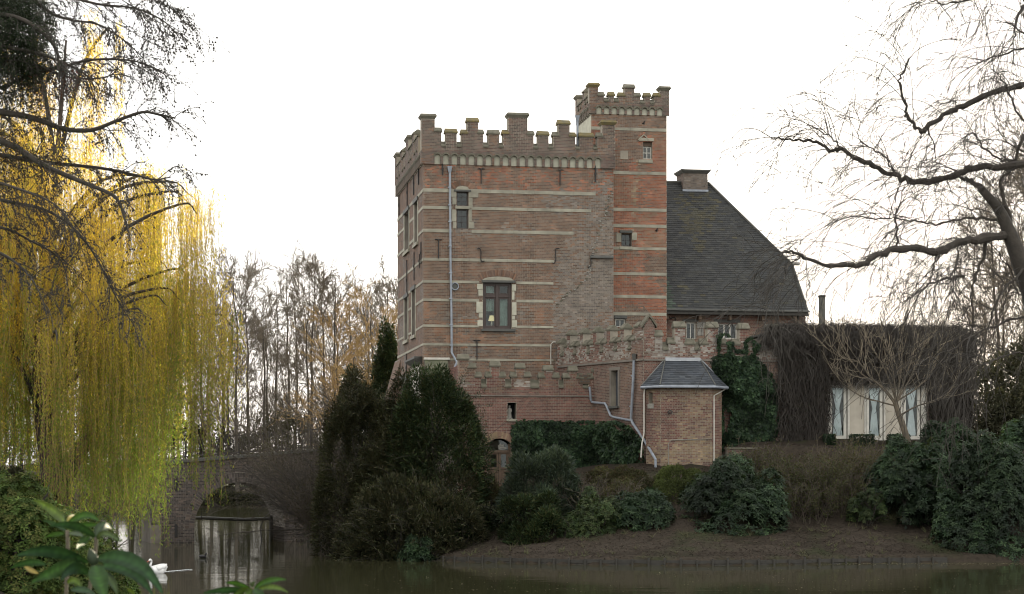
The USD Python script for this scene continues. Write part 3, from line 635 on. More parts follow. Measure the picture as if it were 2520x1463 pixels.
lay(st, SF, sfront, rs, red_kind, single=300, seen=lambda s, t: (t > 11) & (t < 20) & (s > SF.S(1512)))
for v0, v1 in ((313, 321), (420.5, 428.5), (511, 519), (551, 559), (607, 614.5), (669, 677), (725, 733), (768, 776)):
    br = [(SF.S(1526), SF.S(1557))] if 560 < v0 < 610 and False else []
    bandrow(st, SF, -.0, SW, zs_(v1, 1512), zs_(v0, 1512), rs, br)
for q in ((1572, 1608.5, 340, 347.5), (1571, 1606, 393.5, 401)):
    a, b, c, d = op(SF, *q); obj('lintel' if q[2] < 345 else 'sill', SF.box(a, b, c, d, -.2, .05, .01), M['band'], st)
for q in ((1516.5, 1528.5, 573, 596), (1555, 1567, 573, 591)):
    a, b, c, d = op(SF, *q); obj('jamb_stone', SF.box(a, b, c, d, -.2, .035, .01), M['band'], st)
a, b, c, d = op(SF, 1525, 1556, 567, 573.5); obj('lintel', SF.box(a, b, c, d, -.2, .07, .01), M['bluestone'], st)
a, b, c, d = op(SF, 1524, 1556, 607, 614); obj('sill', SF.box(a, b, c, d, -.2, .06, .01), M['band'], st)
a, b, c, d = op(SF, 1511, 1543, 776.5, 784); obj('lintel', SF.box(a, b, c, d, -.2, .06, .01), M['bluestone'], st)
glazed(st, SF, w1[0] + .01, w1[1] - .01, w1[2], w1[3] - .22, -.18, 2, 2, .045, .04, 'whitewood')
obj('head_board', SF.box(w1[0], w1[1], w1[3] - .21, w1[3], -.24, -.12), M['oldwood'], st)
glazed(st, SF, w2[0] + .01, w2[1] - .01, w2[2] + .01, w2[3] - .01, -.2, 2, 2, .06, .02, 'brownwood')
glazed(st, SF, w3[0] + .01, w3[1] - .01, w3[2] + .01, w3[3] - .01, -.12, 2, 1, .06, .04, 'whitewood')
s_, t_ = SF.uv(1536, 381); obj('mortar_patch', SF.box(s_ - .2, s_ + .2, t_ - .22, t_ + .2, -.01, .014), M['mortar'], st)
s_, t_ = SF.uv(1584, 337); b = MB(); [b.add(SF.tube([(s_ - .28 * g, t_ - .16, .04), (s_, t_ + .1, .05)], .03, 5)) for g in (-1, 1)]; b.build('mortar_mark', M['band'], st)
for u, v in ((1583, 302), (1615, 566)): s_, t_ = SF.uv(u, v); obj('wall_tie', SF.hull([(s_ - .08, t_ - .05, .01), (s_ + .1, t_ + .12, .02), (s_ + .05, t_ - .1, .03), (s_, t_, .10)]), M['iron'], st)
SL = Wall(SO + e1 * sa + e2 * sd, -e2)
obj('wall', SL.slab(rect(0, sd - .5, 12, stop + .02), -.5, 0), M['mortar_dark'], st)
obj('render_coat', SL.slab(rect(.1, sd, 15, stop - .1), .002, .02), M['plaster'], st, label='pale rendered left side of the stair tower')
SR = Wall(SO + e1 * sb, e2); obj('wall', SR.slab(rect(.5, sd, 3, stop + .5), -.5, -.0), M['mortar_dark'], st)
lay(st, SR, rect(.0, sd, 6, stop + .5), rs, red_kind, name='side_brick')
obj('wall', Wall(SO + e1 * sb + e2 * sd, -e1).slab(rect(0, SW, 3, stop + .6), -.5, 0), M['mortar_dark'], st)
STp = Wall(np.append(SO + e1 * sa, 0), np.append(e1, 0), np.append(e2, 0))
for z in (8.2, 13, 18.9): obj('floor', STp.slab(rect(.52, SW - .52, .52, sd - .1), z, z + .2), M['room'], st)
ds = .11; rq = np.random.default_rng(22)
ssegs = seglist(SF, [(1450, 1472, 204, 'pier'), (1472, 1486, 225, 'low'), (1486, 1498, 250, 'gap'), (1498, 1511, 225, 'low'), (1511, 1523, 251, 'gap'), (1523, 1537, 226, 'low'), (1537, 1561, 206, 'high'), (1561, 1575, 227, 'low'), (1575, 1586, 255, 'gap'), (1586, 1600, 227, 'low'), (1600, 1610, 256, 'gap'), (1610, 1624, 227, 'low'), (1624, 1646.5, 212.5, 'pier')], ds)
sft = zs_(258)
lay_kind = mixk('para', ('keep', .6, .55, 5))
crenels(st, SF, ssegs, sft, .34, rq, lay_kind, 'lichen', ds, sh=.26, caph=.22)
archtable(st, SF, SF.S(1465, ds), SF.S(1633, ds), 9, stop, sft + .01, ds, .27, rq, lay_kind, (SF.S(1465, ds) + ds, SW + ds - SF.S(1633, ds)))
tt = [(0, .5, 22.2 if False else ssegs[0][2] - .45, 'pier')]
zz_ = {'pier': ssegs[0][2], 'low': ssegs[1][2], 'gap': ssegs[2][2], 'high': ssegs[6][2]}
pat = [('pier', .45), ('low', .3), ('gap', .25), ('low', .32), ('gap', .25), ('low', .28), ('high', .4), ('low', .28), ('gap', .25), ('low', .3), ('gap', .25)]
acc, sls = -ds, []
for k, L in pat: sls.append((acc, acc + L, zz_[k], k)); acc += L
crenels(st, SL, sls, sft, .3, rq, lay_kind, 'cap', ds, sh=.26, caph=.22)
archtable(st, SL, .1, sd - .05, 8, stop, sft + .01, ds, .25, rq, lay_kind, (.1, .05 + ds))
crenels(st, SR, [(a + .34, b_ + .34, z, k) for a, b_, z, k in sls[1:]], sft, .3, rq, lay_kind, 'cap', ds, sh=.26, caph=.22)
lay(st, SR, rect(0, sd, stop, sft), rq, lay_kind, d0=.05, name='side_brick')
gp = thing('rain_gutter_pipe', 'short pale zinc pipe between the keep battlements and the stair tower', 'downpipe')
u0 = 1421; Yg = 95.4
obj('pipe', tube([P(u0, 293, Yg), P(u0, 320, Yg), P(u0, 352, Yg), P(u0, 372, Yg)], .06, 8), M['lead'], gp); obj('hopper', hull([P(u0, 290, Yg) + A3([a * .12, b_ * .12, .1]) for a in (-1, 1) for b_ in (-1, 1)] + [P(u0, 296, Yg) + A3([a * .06, b_ * .06, -.05]) for a in (-1, 1) for b_ in (-1, 1)]), M['lead'], gp)

# ------------------------------------------------------------------ slate-roofed house
rh = np.random.default_rng(31)
ho = thing('slate_roofed_house', 'brick house under a steep dark slate half-hipped roof right of the stair tower', 'house')
HF = Wall(C0 + e2 * 2.0, e1); hl = HF.S(1634); hr = HF.S(1982)
ez = HF.Z(771, HF.S(1800)) 
hwins = [op(HF, 1689, 1713.5, 792.5, 835), op(HF, 1766, 1816, 795, 835)]
hp = rect(hl, hr, 3, ez + .25)
for o in hwins: hp = hp.difference(rect(*o))
obj('wall', HF.slab(hp, -.45, 0), M['mortar'], ho); lay(ho, HF, hp.intersection(rect(hl, hr, 7.5, 13)), rh, mixk('annex', ('keep', .5, .5, 31)))
glazed(ho, HF, *hwins[0], -.15, 2, 1, .07, .05, 'whitewood'); glazed(ho, HF, *hwins[1], -.15, 3, 1, .08, .09, 'whitewood')
for q in ((1680, 1718, 785, 792), (1757, 1822, 786, 794.5)): a, b, c, d = op(HF, *q); obj('lintel', HF.box(a, b, c, d, -.2, .03, .01), M['bluestone'], ho)
for q in ((1715, 1735, 793, 808), (1716, 1731, 809, 826)): a, b, c, d = op(HF, *q); obj('quoin_stone', HF.box(a, b, c, d, -.2, .03, .01), M['pebble'], ho)
s_, t_ = HF.uv(1651, 785)
for g in (-1, 1): obj('wall_anchor', HF.tube([(s_ + g * (.02 + .11 * (1 - math.cos(a))), t_ - .02 + .1 * math.sin(a), .04) for a in np.linspace(0, 4.4, 10)], .022, 5), M['iron'], ho)
PITCH = math.radians(49.5)
EO = C0 + e2 * 1.42
RF = Wall(np.append(EO, HF.Z(763, HF.S(1800), .5)), np.append(e1, 0), np.append(e2 * math.cos(PITCH), math.sin(PITCH)))
r_l = RF.uv(1636, 762)[0]; r_r = RF.uv(1986.5, 762)[0]; rk_t = RF.uv(1950, 652)[1]; r_top = RF.uv(1700, 450)[1]; r_e = RF.uv(1743, 450)[0]; kx = RF.uv(1950, 652)[0]
roof = Polygon([(r_l, 0), (r_r, 0), (kx, rk_t), (r_e, r_top), (r_l, r_top)])
obj('roof', RF.slab(roof, -.18, 0), M['bluestone'], ho)
mossp = uvp(RF, [(1634, 655), (1646, 690), (1656, 740), (1664, 766), (1630, 768)]); och = uvp(RF, [(1660, 480), (1750, 470), (1775, 500), (1720, 640), (1680, 560)]); och2 = uvp(RF, [(1670, 700), (1690, 690), (1692, 762), (1672, 762)])
def roof_kind(s, t, rng):
    k = np.full(len(s), 'slate', dtype='U12'); n = meshkit.fbm(np.stack([s * .9, t * .6, s * 0], -1), 3, 4)
    k[shapely.contains_xy(och, s, t) & (rng.random(len(s)) < .9 * n)] = 'ochreslate'; k[shapely.contains_xy(och2, s, t) & (rng.random(len(s)) < .3)] = 'ochreslate'
    k[shapely.contains_xy(mossp, s, t)] = 'moss'; k[rng.random(len(s)) < .02] = 'ochreslate'
    return k
lay(ho, RF, roof, rh, roof_kind, ch=.155, lens=(.27,), joint=.006, proud=.022, jit=.004, mat='slate', name='slate', tilt=.014, single=300, seen=lambda s, t: t < 3)
# far slope, gable end, half hip
RW = lambda s, t: RF.pt(s, t)
ridge0, ridge1 = RF.pt(r_l, r_top), RF.pt(r_e, r_top); run = (r_top) * math.cos(PITCH)
back = lambda s, t: RF.pt(s, t) + 2 * np.append(e2, 0) * (r_top - t) * math.cos(PITCH)
obj('roof', (np.array([ridge0, ridge1, back(kx, rk_t), back(r_r, 0), back(r_l, 0)]), [[0, 1, 2], [0, 2, 3], [0, 3, 4]]), M['bluestone'], ho, label='far slope of the slate roof')
obj('hip', (np.array([RF.pt(r_e, r_top), RF.pt(kx, rk_t), back(kx, rk_t)]), [[0, 1, 2]]), M['bluestone'], ho)
gq_ = [RF.pt(kx - .3, 0, -.1), RF.pt(kx - .3, rk_t, -.1), back(kx - .3, rk_t), back(kx - .3, 0)]
obj('gable_wall', (np.array(gq_ + [q * [1, 1, 0] + [0, 0, 3] for q in (gq_[0], gq_[3])]), [[0, 1, 2], [0, 2, 3], [0, 3, 5], [0, 5, 4]]), M['mortar_dark'], ho)
obj('wall', (np.array([back(r_l, .6), back(r_r - .3, .6), back(r_l, .6) * [1, 1, 0] + [0, 0, 3], back(r_r - .3, .6) * [1, 1, 0] + [0, 0, 3]]), [[0, 1, 3], [0, 3, 2]]), M['mortar_dark'], ho)
obj('floor', STp.slab(rect(SW, SW + 7.5, 1.5, 8), 10.9, 11.0), M['room'], ho); obj('floor', STp.slab(rect(SW, SW + 7.5, 1.5, 8), 7.3, 7.4), M['room'], ho); obj('room_wall', Wall(C0 + e2 * 5, e1).slab(rect(hl, hr, 7.4, 11), 0, .1), M['room'], ho)
obj('verge_tile', tube([RF.pt(r_r, -.05, .03), RF.pt(kx, rk_t, .03), RF.pt(r_e, r_top, .03)], .06, 6), M['bluestone'], ho)
obj('ridge_tile', tube([RF.pt(r_l, r_top, .02), RF.pt(r_e, r_top, .02)], .08, 6), M['bluestone'], ho)
EW = Wall(EO, e1); a_, ea = EW.uv(1637.5, 760.5); b__, eb = EW.uv(1989, 766)
z1 = RF.O[2]
obj('fascia', EW.box(r_l - .03, r_r + .04, z1 - .26, z1 - .02, -.12, .06, .015), M['darkwood'], ho); obj('gutter', EW.box(r_l - .05, r_r + .06, z1 - .085, z1 + .015, .062, .17, .02), M['bluestone'], ho)
obj('soffit', EW.box(r_l, r_r, z1 - .24, z1 - .2, -.7, -.13), M['darkwood'], ho)
for u in (1644, 1725, 1800, 1880, 1960): s_ = EW.S(u); obj('bracket', EW.box(s_ - .07, s_ + .07, z1 - .5, z1 - .25, -.55, -.1, .01), M['oldwood'], ho)
obj('roof_hook', hull([RF.pt(kx + a, rk_t - .1 + b_, .05 + c) for a in (0, .35) for b_ in (0, .12) for c in (0, .15)]), M['pebble'], ho)
cs0, ct0 = RF.uv(1681, 470); cs1 = RF.uv(1741, 470)[0]; cb = RF.pt(cs0, ct0)
CW = Wall(cb[:2], e1); cw_ = cs1 - cs0; ct1 = CW.Z(427, cw_ / 2)
b = MB(); b.add(CW.box(0, cw_, cb[2] - .9, ct1, -1.3, 0)); ch = b.build('chimney', M['mortar_dark'], ho)
lay(ch, CW, rect(0, cw_, cb[2] + .05, ct1), rh, K('scar'), name='chimney_brick'); lay(ch, Wall(cb[:2] + e2 * 1.3, -e2), rect(0, 1.3, cb[2], ct1), rh, K('para'), name='chimney_brick')
obj('chimney_cap', CW.hull([(a, ct1 + h, d) for a, d, h in [(q - o, dd - o, hh) for q in (0,) for dd in (-1.3,) for o, hh in ((.02, 0), (.14, .14), (.14, .2))] + [(cw_ + o, o, hh) for o, hh in ((.02, 0), (.14, .14), (.14, .2))] + [(-o, o, hh) for o, hh in ((.02, 0), (.14, .14), (.14, .2))] + [(cw_ + o, -1.3 - o, hh) for o, hh in ((.02, 0), (.14, .14), (.14, .2))]]), M['bluestone'], ch)
obj('flashing', CW.box(-.03, cw_ + .03, cb[2] - .02, cb[2] + .09, -.5, .03), M['lead'], ch)

# ------------------------------------------------------------------ crenellated annex in front of the keep
ra = np.random.default_rng(41)
an = thing('annex', 'low crenellated red brick annex with ivy, niche and arched door before the keep', 'annex')
AO = C0 - e2 * 3.5; AW = Wall(AO, e1); al = AW.S(1128); ar = AW.S(1497)
AF = Wall(AO + e1 * al, e1); aw = ar - al
niche = op(AF, 1249, 1270.5, 991, 1031); ad = op(AF, 1200, 1258, 1092, 1176)
ztA = AF.Z(953, aw / 2)
arch = Polygon([(ad[0], ad[2] - 1)] + [(ad[0] + (ad[1] - ad[0]) * q, ad[3] + .26 * math.sin(math.pi * q) ** .8) for q in np.linspace(0, 1, 11)] + [(ad[1], ad[2] - 1)])
ap = rect(0, aw, .8, ztA + .02).difference(rect(*niche)).difference(arch)
obj('wall', AF.slab(ap, -.45, 0), M['mortar'], an)
an_k = mixk('annex', ('terrace', .5, .6, 41), ('keep', .6, .66, 42))
lay(an, AF, ap.intersection(rect(0, aw, 1.5, 20)), ra, an_k, single=300, seen=lambda s, t: (t > 6.0) & (s > 1.4))
A_ = [(1128, 1152.8, 871, 'high'), (1152.8, 1170, 892, 'low'), (1170, 1183.8, 914, 'low'), (1183.8, 1197, 954, 'gap'), (1197, 1208, 914, 'low'), (1208, 1230, 888, 'high'), (1230, 1243, 914, 'low'), (1243, 1258, 954, 'gap'), (1258, 1270, 914, 'low'), (1270, 1291, 893, 'high'), (1291, 1305, 914, 'low'), (1305, 1327, 955, 'gap'),
      (1327, 1339, 916, 'low'), (1339, 1360, 898, 'high'), (1360, 1375, 916, 'low'), (1375, 1387, 955, 'gap'), (1387, 1401, 917, 'low'), (1401, 1420, 900, 'high'), (1420, 1434, 918, 'low'), (1434, 1448, 956, 'gap'), (1448, 1459, 918, 'low'), (1459, 1476, 901, 'high'), (1476, 1497, 918, 'low')]
crenels(an, AF, seglist(AF, A_, 0), ztA, .36, ra, mixk('annex', ('keep', .7, .5, 44), ('white', .9, .68, 45)), 'cap', 0, sh=.42, caph=.27)
a, zc_ = AF.uv(1130, 973.5); obj('string_course', AF.box(0, aw, zc_ - .03, zc_ + .03, -.02, .05, .01), M['mortar_dark'], an)
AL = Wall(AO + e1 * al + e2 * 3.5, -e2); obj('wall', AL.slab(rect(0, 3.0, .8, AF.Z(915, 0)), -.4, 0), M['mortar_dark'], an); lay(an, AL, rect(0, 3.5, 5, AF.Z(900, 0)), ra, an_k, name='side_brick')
KT2 = Wall(np.append(AO + e1 * al, 0), np.append(e1, 0), np.append(e2, 0)); obj('roof', KT2.slab(rect(.3, aw + 1, .3, 3.49), ztA - .2, ztA - .05), M['bluestone'], an)
for q in ((0.4, 'room'),): obj('room_wall', KT2.slab(rect(.5, aw, 2.2, 2.3), 2.6, ztA - .3), M['room'], an)
a, b, c, d = op(AF, 1425, 1453, 922, 945); pl = part('plaque', an)
obj('tablet', AF.box(a, b, c, d, 0, .03, .008), M['oldwood'], pl)
for k in range(3): 
    n = 9; X = np.linspace(a + .05, b - .05, n + 1)
    for q in range(n):
        if ra.random() < .8: obj('letter', AF.box(X[q] + .008, X[q + 1] - .012, d - .1 - k * .13, d - .03 - k * .13, .03, .036), M['bluestone'], pl)
        if k == 2: pass
x = part('niche', an); s0, s1, t0, t1 = niche
b = MB()
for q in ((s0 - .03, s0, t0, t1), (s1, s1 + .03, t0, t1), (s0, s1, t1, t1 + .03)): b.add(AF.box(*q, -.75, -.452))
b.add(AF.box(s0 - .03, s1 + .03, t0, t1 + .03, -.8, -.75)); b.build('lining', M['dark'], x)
obj('sill', AF.box(s0 - .04, s1 + .04, t0 - .12, t0 - .002, -.5, .07, .01), M['band'], x)
sta = thing('statue', 'small pale stone Madonna figure standing in the annex niche', 'statue')
sx, sy = s0 + (s1 - s0) * .32, t0
def sring(rx, ry, h, o=0): return [AF.pt(sx + o + rx * math.cos(a), sy + h, -.28 + ry * math.sin(a)) for a in np.linspace(0, 2 * math.pi, 15)[:-1]]
obj('plinth', AF.box(sx - .13, sx + .13, sy - .001, sy + .06, -.4, -.16, .01), M['pebble'], sta)
obj('robe', ringmesh([sring(.115, .10, .06), sring(.105, .09, .16), sring(.085, .075, .30, .005), sring(.10, .08, .40, .008), sring(.105, .075, .46, .008), sring(.06, .05, .51, .006), sring(.03, .03, .525, .005)]), M['pebble'], sta, smooth=60)
obj('head', ringmesh([sring(.025, .025, .515, .003), sring(.048, .05, .55, .002), sring(.055, .056, .59), sring(.045, .045, .63), sring(.01, .01, .65)]), M['pebble'], sta, smooth=60)
obj('child', ringmesh([sring(.02, .04, .33, .09), sring(.045, .06, .38, .09), sring(.04, .05, .43, .085), sring(.03, .035, .48, .08), sring(.008, .01, .51, .08)]), M['pebble'], sta, smooth=60)
dr = part('door', an); s0, s1, t0, t1 = ad
bb = MB()
for q in ((s0 + .01, s0 + .11, t0 - .6, t1), (s1 - .11, s1 - .01, t0 - .6, t1), (s0 + .11, s1 - .11, t1 - .42, t1 - .30)): bb.add(AF.box(*q, -.28, -.14))
bb.build('frame', M['oldwood'], dr)
mid = (s0 + s1) / 2
for a, b_ in ((s0 + .11, mid - .01), (mid + .01, s1 - .11)):
    f = MB()
    for q in ((a, a + .09, t0 - .5, t1 - .42), (b_ - .09, b_, t0 - .5, t1 - .42), (a + .09, b_ - .09, t0 + .42, t0 + .5), (a + .09, b_ - .09, t0 - .5, t0 - .35), (a + .09, b_ - .09, t1 - .5, t1 - .42)): f.add(AF.box(*q, -.26, -.19))
    f.build('leaf_frame', M['oldwood'], dr)
    obj('pane', AF.box(a + .09, b_ - .09, t0 + .5, t1 - .5, -.23, -.226), M['glass'], dr); obj('panel', AF.box(a + .09, b_ - .09, t0 - .35, t0 + .42, -.24, -.225), M['oldwood'], dr)
obj('fanlight', AF.slab(Polygon([(s0 + .11, t1 - .3)] + [(s0 + .11 + (s1 - s0 - .22) * q, t1 - .06 + .24 * math.sin(math.pi * q) ** .8) for q in np.linspace(0, 1, 9)] + [(s1 - .11, t1 - .3)]), -.22, -.214), M['glass'], dr)
obj('torn_paper', AF.slab(Polygon([(mid, t1 - .28), (mid + .36, t1 - .26), (mid + .38, t1 - .17), (mid + .25, t1 - .15), (mid + .24, t1 + .0), (mid + .14, t1 - .06), (mid + .1, t1 + .02), (mid - .04, t1 - .08)]), -.205, -.2), M['pebble'], dr)
voussoirs(an, AF, mid, t1 - .02, (s1 - s0) / 2 + .08, .27, .3, 18, ra, 'yellowed')
# lean-to with diamond slates at the keep's corner
lt = thing('lean_to_roof', 'mossy lean-to roof of diamond slates with white lead flashing beside the keep corner', 'roof')
LW = Wall(np.append(C0 - e2 * 1.5, zk(883) - 2.1), np.append(e1, 0), np.append(e2 * 1.5, 2.1)); LL = math.hypot(1.5, 2.1); lw_ = AF.O[0] and al - .05
obj('deck', LW.slab(rect(.04, lw_, 0, LL), -.1, 0), M['bluestone'], lt)
hx, hy = .26, .20; rl = np.random.default_rng(43)
for r in range(14):
    for c in range(-1, 6):
        x0, y0 = (c + .5 * (r % 2)) * hx * 2, r * hy
        g = Polygon([(x0 - hx, y0), (x0, y0 - hy), (x0 + hx, y0), (x0, y0 + hy)]).buffer(-.004).intersection(rect(.05, lw_, 0, LL))
        if g.is_empty or g.area < .01: continue
        vf = LW.slab(g, .004 + rl.uniform(0, .006), .022 + rl.uniform(0, .008)); cc = PAL['greenslate'][rl.integers(0, 3)] * math.exp(rl.normal(0, .1)); obj('slate', vf, M['slate'], lt, col=np.repeat(cc[None], len(vf[0]), 0))
obj('flashing', KF.box(.02, lw_ + .1, zk(885.5), zk(880), .0, .12, .01), M['whitewood'], lt)
obj('lean_to_wall', Wall(C0 - e2 * 1.5, e1).slab(rect(.05, lw_, .8, zk(883) - 2.15), -.2, 0), M['mortar_dark'], lt)

# ------------------------------------------------------------------ terrace wall: oblique stretch with a door, then a frontal stretch
rt = np.random.default_rng(51)
te = thing('terrace_wall', 'stepped battlement wall with flaking whitewash and narrow blue door below the red tower', 'wall')
P1, P2 = np.array([2.10, 95.0]), np.array([6.0, 88.0])
T1 = Wall(P1, P2 - P1); T1L = np.linalg.norm(P2 - P1); T2 = Wall(P2, e1); T2L = T2.S(1919)
door = [T1.S(1504.5), T1.S(1521), 0, 0]; door[2], door[3] = T1.Z(999, (door[0] + door[1]) / 2), T1.Z(912, (door[0] + door[1]) / 2)
zt1, zt2 = 8.95, T2.Z(861, 2)
def ww(lo, hi):
    def f(s, t, rng):
        k = mixk('terrace', ('annex', .5, .58, 51), ('keep', .6, .64, 52))(s, t, rng)
        n = meshkit.fbm(np.stack([s * .8, t * 1.0, s * 0], -1), 3, 57)
        m = (t > lo) & (t < hi) & (rng.random(len(s)) < np.clip((n - .33) * 2.9, 0, .86)); k[m] = 'white'
        return k
    return f
tp1 = rect(0, T1L, 2.6, zt1).difference(rect(*door))
obj('wall', T1.slab(tp1, -.45, 0), M['mortar'], te)
lay(te, T1, tp1.intersection(rect(2.5, T1L, 3, zt1)).union(tp1.intersection(rect(0, 2.5, 8, zt1))), rt, ww(8.75, 9.9))
tp2 = rect(0, T2L, 2.6, zt2); obj('wall', T2.slab(tp2, -.45, 0), M['mortar'], te); lay(te, T2, tp2.intersection(rect(0, T2L, 3.2, zt2)), rt, ww(zt2 - .35, 10.2), single=300, seen=lambda s, t: t > 8.2)
gc = [T1.uv(u, 850)[0] for u in (1383, 1412, 1446, 1480, 1513, 1549)]
gc = np.linspace(gc[0], gc[-1], 6)
L1 = []; prev = .25
hi1, lo1 = 10.45, 9.88
for g in list(gc) + [T1L - .05]:
    a, b_ = prev, g - .15; w3_ = (b_ - a) / 3
    if b_ - a > .7: L1 += [(a, a + w3_, lo1, 'low'), (a + w3_, b_ - w3_, hi1, 'high'), (b_ - w3_, b_, lo1, 'low')]
    elif b_ > a: L1 += [(a, b_, lo1 + .2, 'low')]
    if g < T1L - .1: L1.append((g - .15, g + .15, 9.2, 'gap'))
    prev = g + .15
crenels(te, T1, L1, zt1 - .001, .42, rt, ww(8.9, 9.9), 'cap', 0, sh=.4, caph=.27)
L2 = seglist(T2, [(1612, 1630, 811, 'low'), (1630, 1645, 862, 'gap'), (1645, 1660, 830, 'low'), (1660, 1686, 790, 'high'), (1686, 1709, 832, 'low'), (1709, 1724, 862, 'gap'), (1724, 1741, 832, 'low'), (1741, 1767, 791, 'high'), (1767, 1788, 832, 'low'), (1788, 1803, 863, 'gap'), (1803, 1820, 833, 'low'), (1820, 1843, 794, 'high'), (1843, 1862, 834, 'low'), (1862, 1877, 864, 'gap'), (1877, 1892, 834, 'low'), (1892, 1919, 797, 'pier')], 0)
crenels(te, T2, L2, zt2 - .001, .42, rt, ww(9.0, 10.1), 'cap', 0, sh=.42, caph=.3, single=0)
ps = T2.S(1611); pz = T2.Z(803, .3)
for w_, s0, s1 in ((T2, 0.0, ps), (T1, T1L - .5, T1L)):
    pg = rect(s0, s1, zt1 - .1, pz) if w_ is T1 else Polygon([(s0, zt2 - .1), (s1, zt2 - .1), (s1, pz), ((s0 + s1) / 2, pz + .42), (s0, pz)])
    obj('corner_pier', w_.slab(pg, -.5, .02), M['mortar'], te); lay(te, w_, pg, rt, ww(9.1, 10.0), d0=.02)
for g in (0, 1):
    m_ = (ps) / 2; A_1 = (-.1, pz - .06) if g == 0 else (ps + .1, pz - .06)
    obj('coping_stone', T2.hull([(A_1[0], A_1[1] + h, d) for h in (0, .13) for d in (-.56, .1)] + [(m_, pz + .43 + h, d) for h in (0, .14) for d in (-.56, .1)]), M['cap'], te)
obj('ledge', T1.box(.3, T1L, zt1 - .32, zt1 - .22, -.02, .07, .01), M['mortar_dark'], te); obj('ledge', T2.box(0, T2L, zt2 - .52, zt2 - .42, -.02, .07, .01), M['mortar_dark'], te)
dd = part('door', te); s0, s1, t0, t1 = door
X = np.linspace(s0 + .02, s1 - .02, 5)
for k in range(4): obj('plank', T1.box(X[k] + .006, X[k + 1] - .006, t0, t1 - .02, -.30, -.25, .006), M['bluedoor'], dd)
for q in ((s0 - .14, s0 - .002, t0 - .1, t1), (s1 + .002, s1 + .14, t0 - .1, t1)): obj('jamb_stone', T1.box(*q, -.25, .03, .01), M['mortar_dark'], dd)
obj('lintel', T1.box(s0 - .2, s1 + .2, t1 + .002, t1 + .16, -.25, .03, .01), M['mortar_dark'], dd); obj('step', T1.box(s0 - .1, s1 + .1, t0 - .12, t0 - .002, -.3, .14, .01), M['bluestone'], dd)
obj('room_wall', T1.box(2.2, T1L, 2.6, zt1, -1.6, -1.5), M['room'], te)
obj('terrace_floor', (np.array([T1.pt(1, zt1 - .1, -.3), T1.pt(T1L, zt1 - .1, -.2), T2.pt(T2L, zt1 - .1, -.3), T2.pt(T2L, zt1 - .1, -5), T1.pt(1, zt1 - .1, -4)]), [[0, 1, 2], [0, 2, 3], [0, 3, 4]]), M['bluestone'], te)
# ------------------------------------------------------------------ corner turret with hipped slate roof
ru = np.random.default_rng(61)
tu = thing('corner_turret', 'small tan brick turret with hipped blue slate roof against the terrace wall', 'turret')
plan = [(T2.S(1591, .02), .02), (T2.S(1590, .85), .85), (T2.S(1626, 1.8), 1.8), (T2.S(1752, 1.8), 1.8), (T2.S(1776, 1.1), 1.1), (T2.S(1776, .02), .02)]
pw = lambda q: T2.pt(q[0], 0, q[1])[:2]
zt_ = T2.Z(948, plan[2][0], 1.8)
tu_k = mixk('turret', ('annex', .6, .56, 61), ('yellowed', .5, .6, 62), ('terrace', .5, .64, 63))
slit = None
for i in range(5):
    a, b_ = pw(plan[i]), pw(plan[i + 1]); w_ = Wall(a, b_ - a); L = np.linalg.norm(b_ - a); pg = rect(0, L, 2.6, zt_)
    if i == 1: slit = (w_, (w_.S(1597), w_.S(1606), w_.Z(993, .5), w_.Z(965, .5))); pg = pg.difference(rect(*slit[1]))
    obj('wall', w_.slab(pg, -.3, -.001), M['mortar'], tu); lay(tu, w_, pg.intersection(rect(0, L, 3.2, zt_)), ru, tu_k, single=240 if i == 2 else 20, seen=lambda s, t: t > 4.3)
    if i == 2: TF, TL = w_, L
w_, o = slit
x = part('slit_window', tu); obj('shutter', w_.box(o[0], o[1], o[2], o[3], -.25, -.2), M['oldwood'], x); obj('sill', w_.box(o[0] - .08, o[1] + .1, o[2] - .22, o[2] - .004, -.1, .03, .01), M['pebble'], x)
ev = [(q[0] + dx, q[1] + dy) for q, (dx, dy) in zip(plan, ((-.22, -.02), (-.24, .1), (-.1, .26), (.1, .26), (.24, .1), (.24, -.02)))]
ze = zt_ - .02; pe = [T2.pt(q[0], ze, q[1]) for q in ev]; zr = T2.Z(887, 3, .05)
R0, R1 = T2.pt(T2.S(1637, .03), zr, .03), T2.pt(T2.S(1724, .03), zr, .03)
planes = [(pe[0], pe[1], R0, R0), (pe[1], pe[2], R0, R0), (pe[2], pe[3], R1, R0), (pe[3], pe[4], R1, R1), (pe[4], pe[5], R1, R1)]
for i, (a, b_, c, d) in enumerate(planes):
    ex = (b_ - a) / np.linalg.norm(b_ - a); nn = np.cross(ex, (c + d) / 2 - a); nn /= np.linalg.norm(nn); ey = np.cross(nn, ex); w_ = Wall(a, ex, ey)
    to2 = lambda q: ((q - a) @ ex, (q - a) @ ey)
    pg = Polygon([to2(q) for q in ((a, b_, c, d) if i == 2 else (a, b_, c))])
    obj('roof', w_.slab(pg, -.06, 0), M['bluestone'], tu)
    lay(tu, w_, pg, ru, K('slateblue'), ch=.17, lens=(.26,), joint=.006, proud=.02, jit=.004, mat='slate', name='slate', tilt=.014, single=60 if i != 2 else 120)
for a, b_ in ((pe[2], R0), (pe[3], R1), (pe[1], R0)): obj('hip_roll', tube([a + [0, 0, .03], b_ + [0, 0, .03]], .028, 6), M['bluestone'], tu)
obj('flashing', hull([R0 + T2.n * .0 + [0, 0, h] + T2.n * dd for h, dd in ((-.05, .1), (.12, .0), (-.05, 0))] + [R1 + [0, 0, h] + T2.n * dd for h, dd in ((-.05, .1), (.12, .0), (-.05, 0))]), M['lead_pale'], tu)
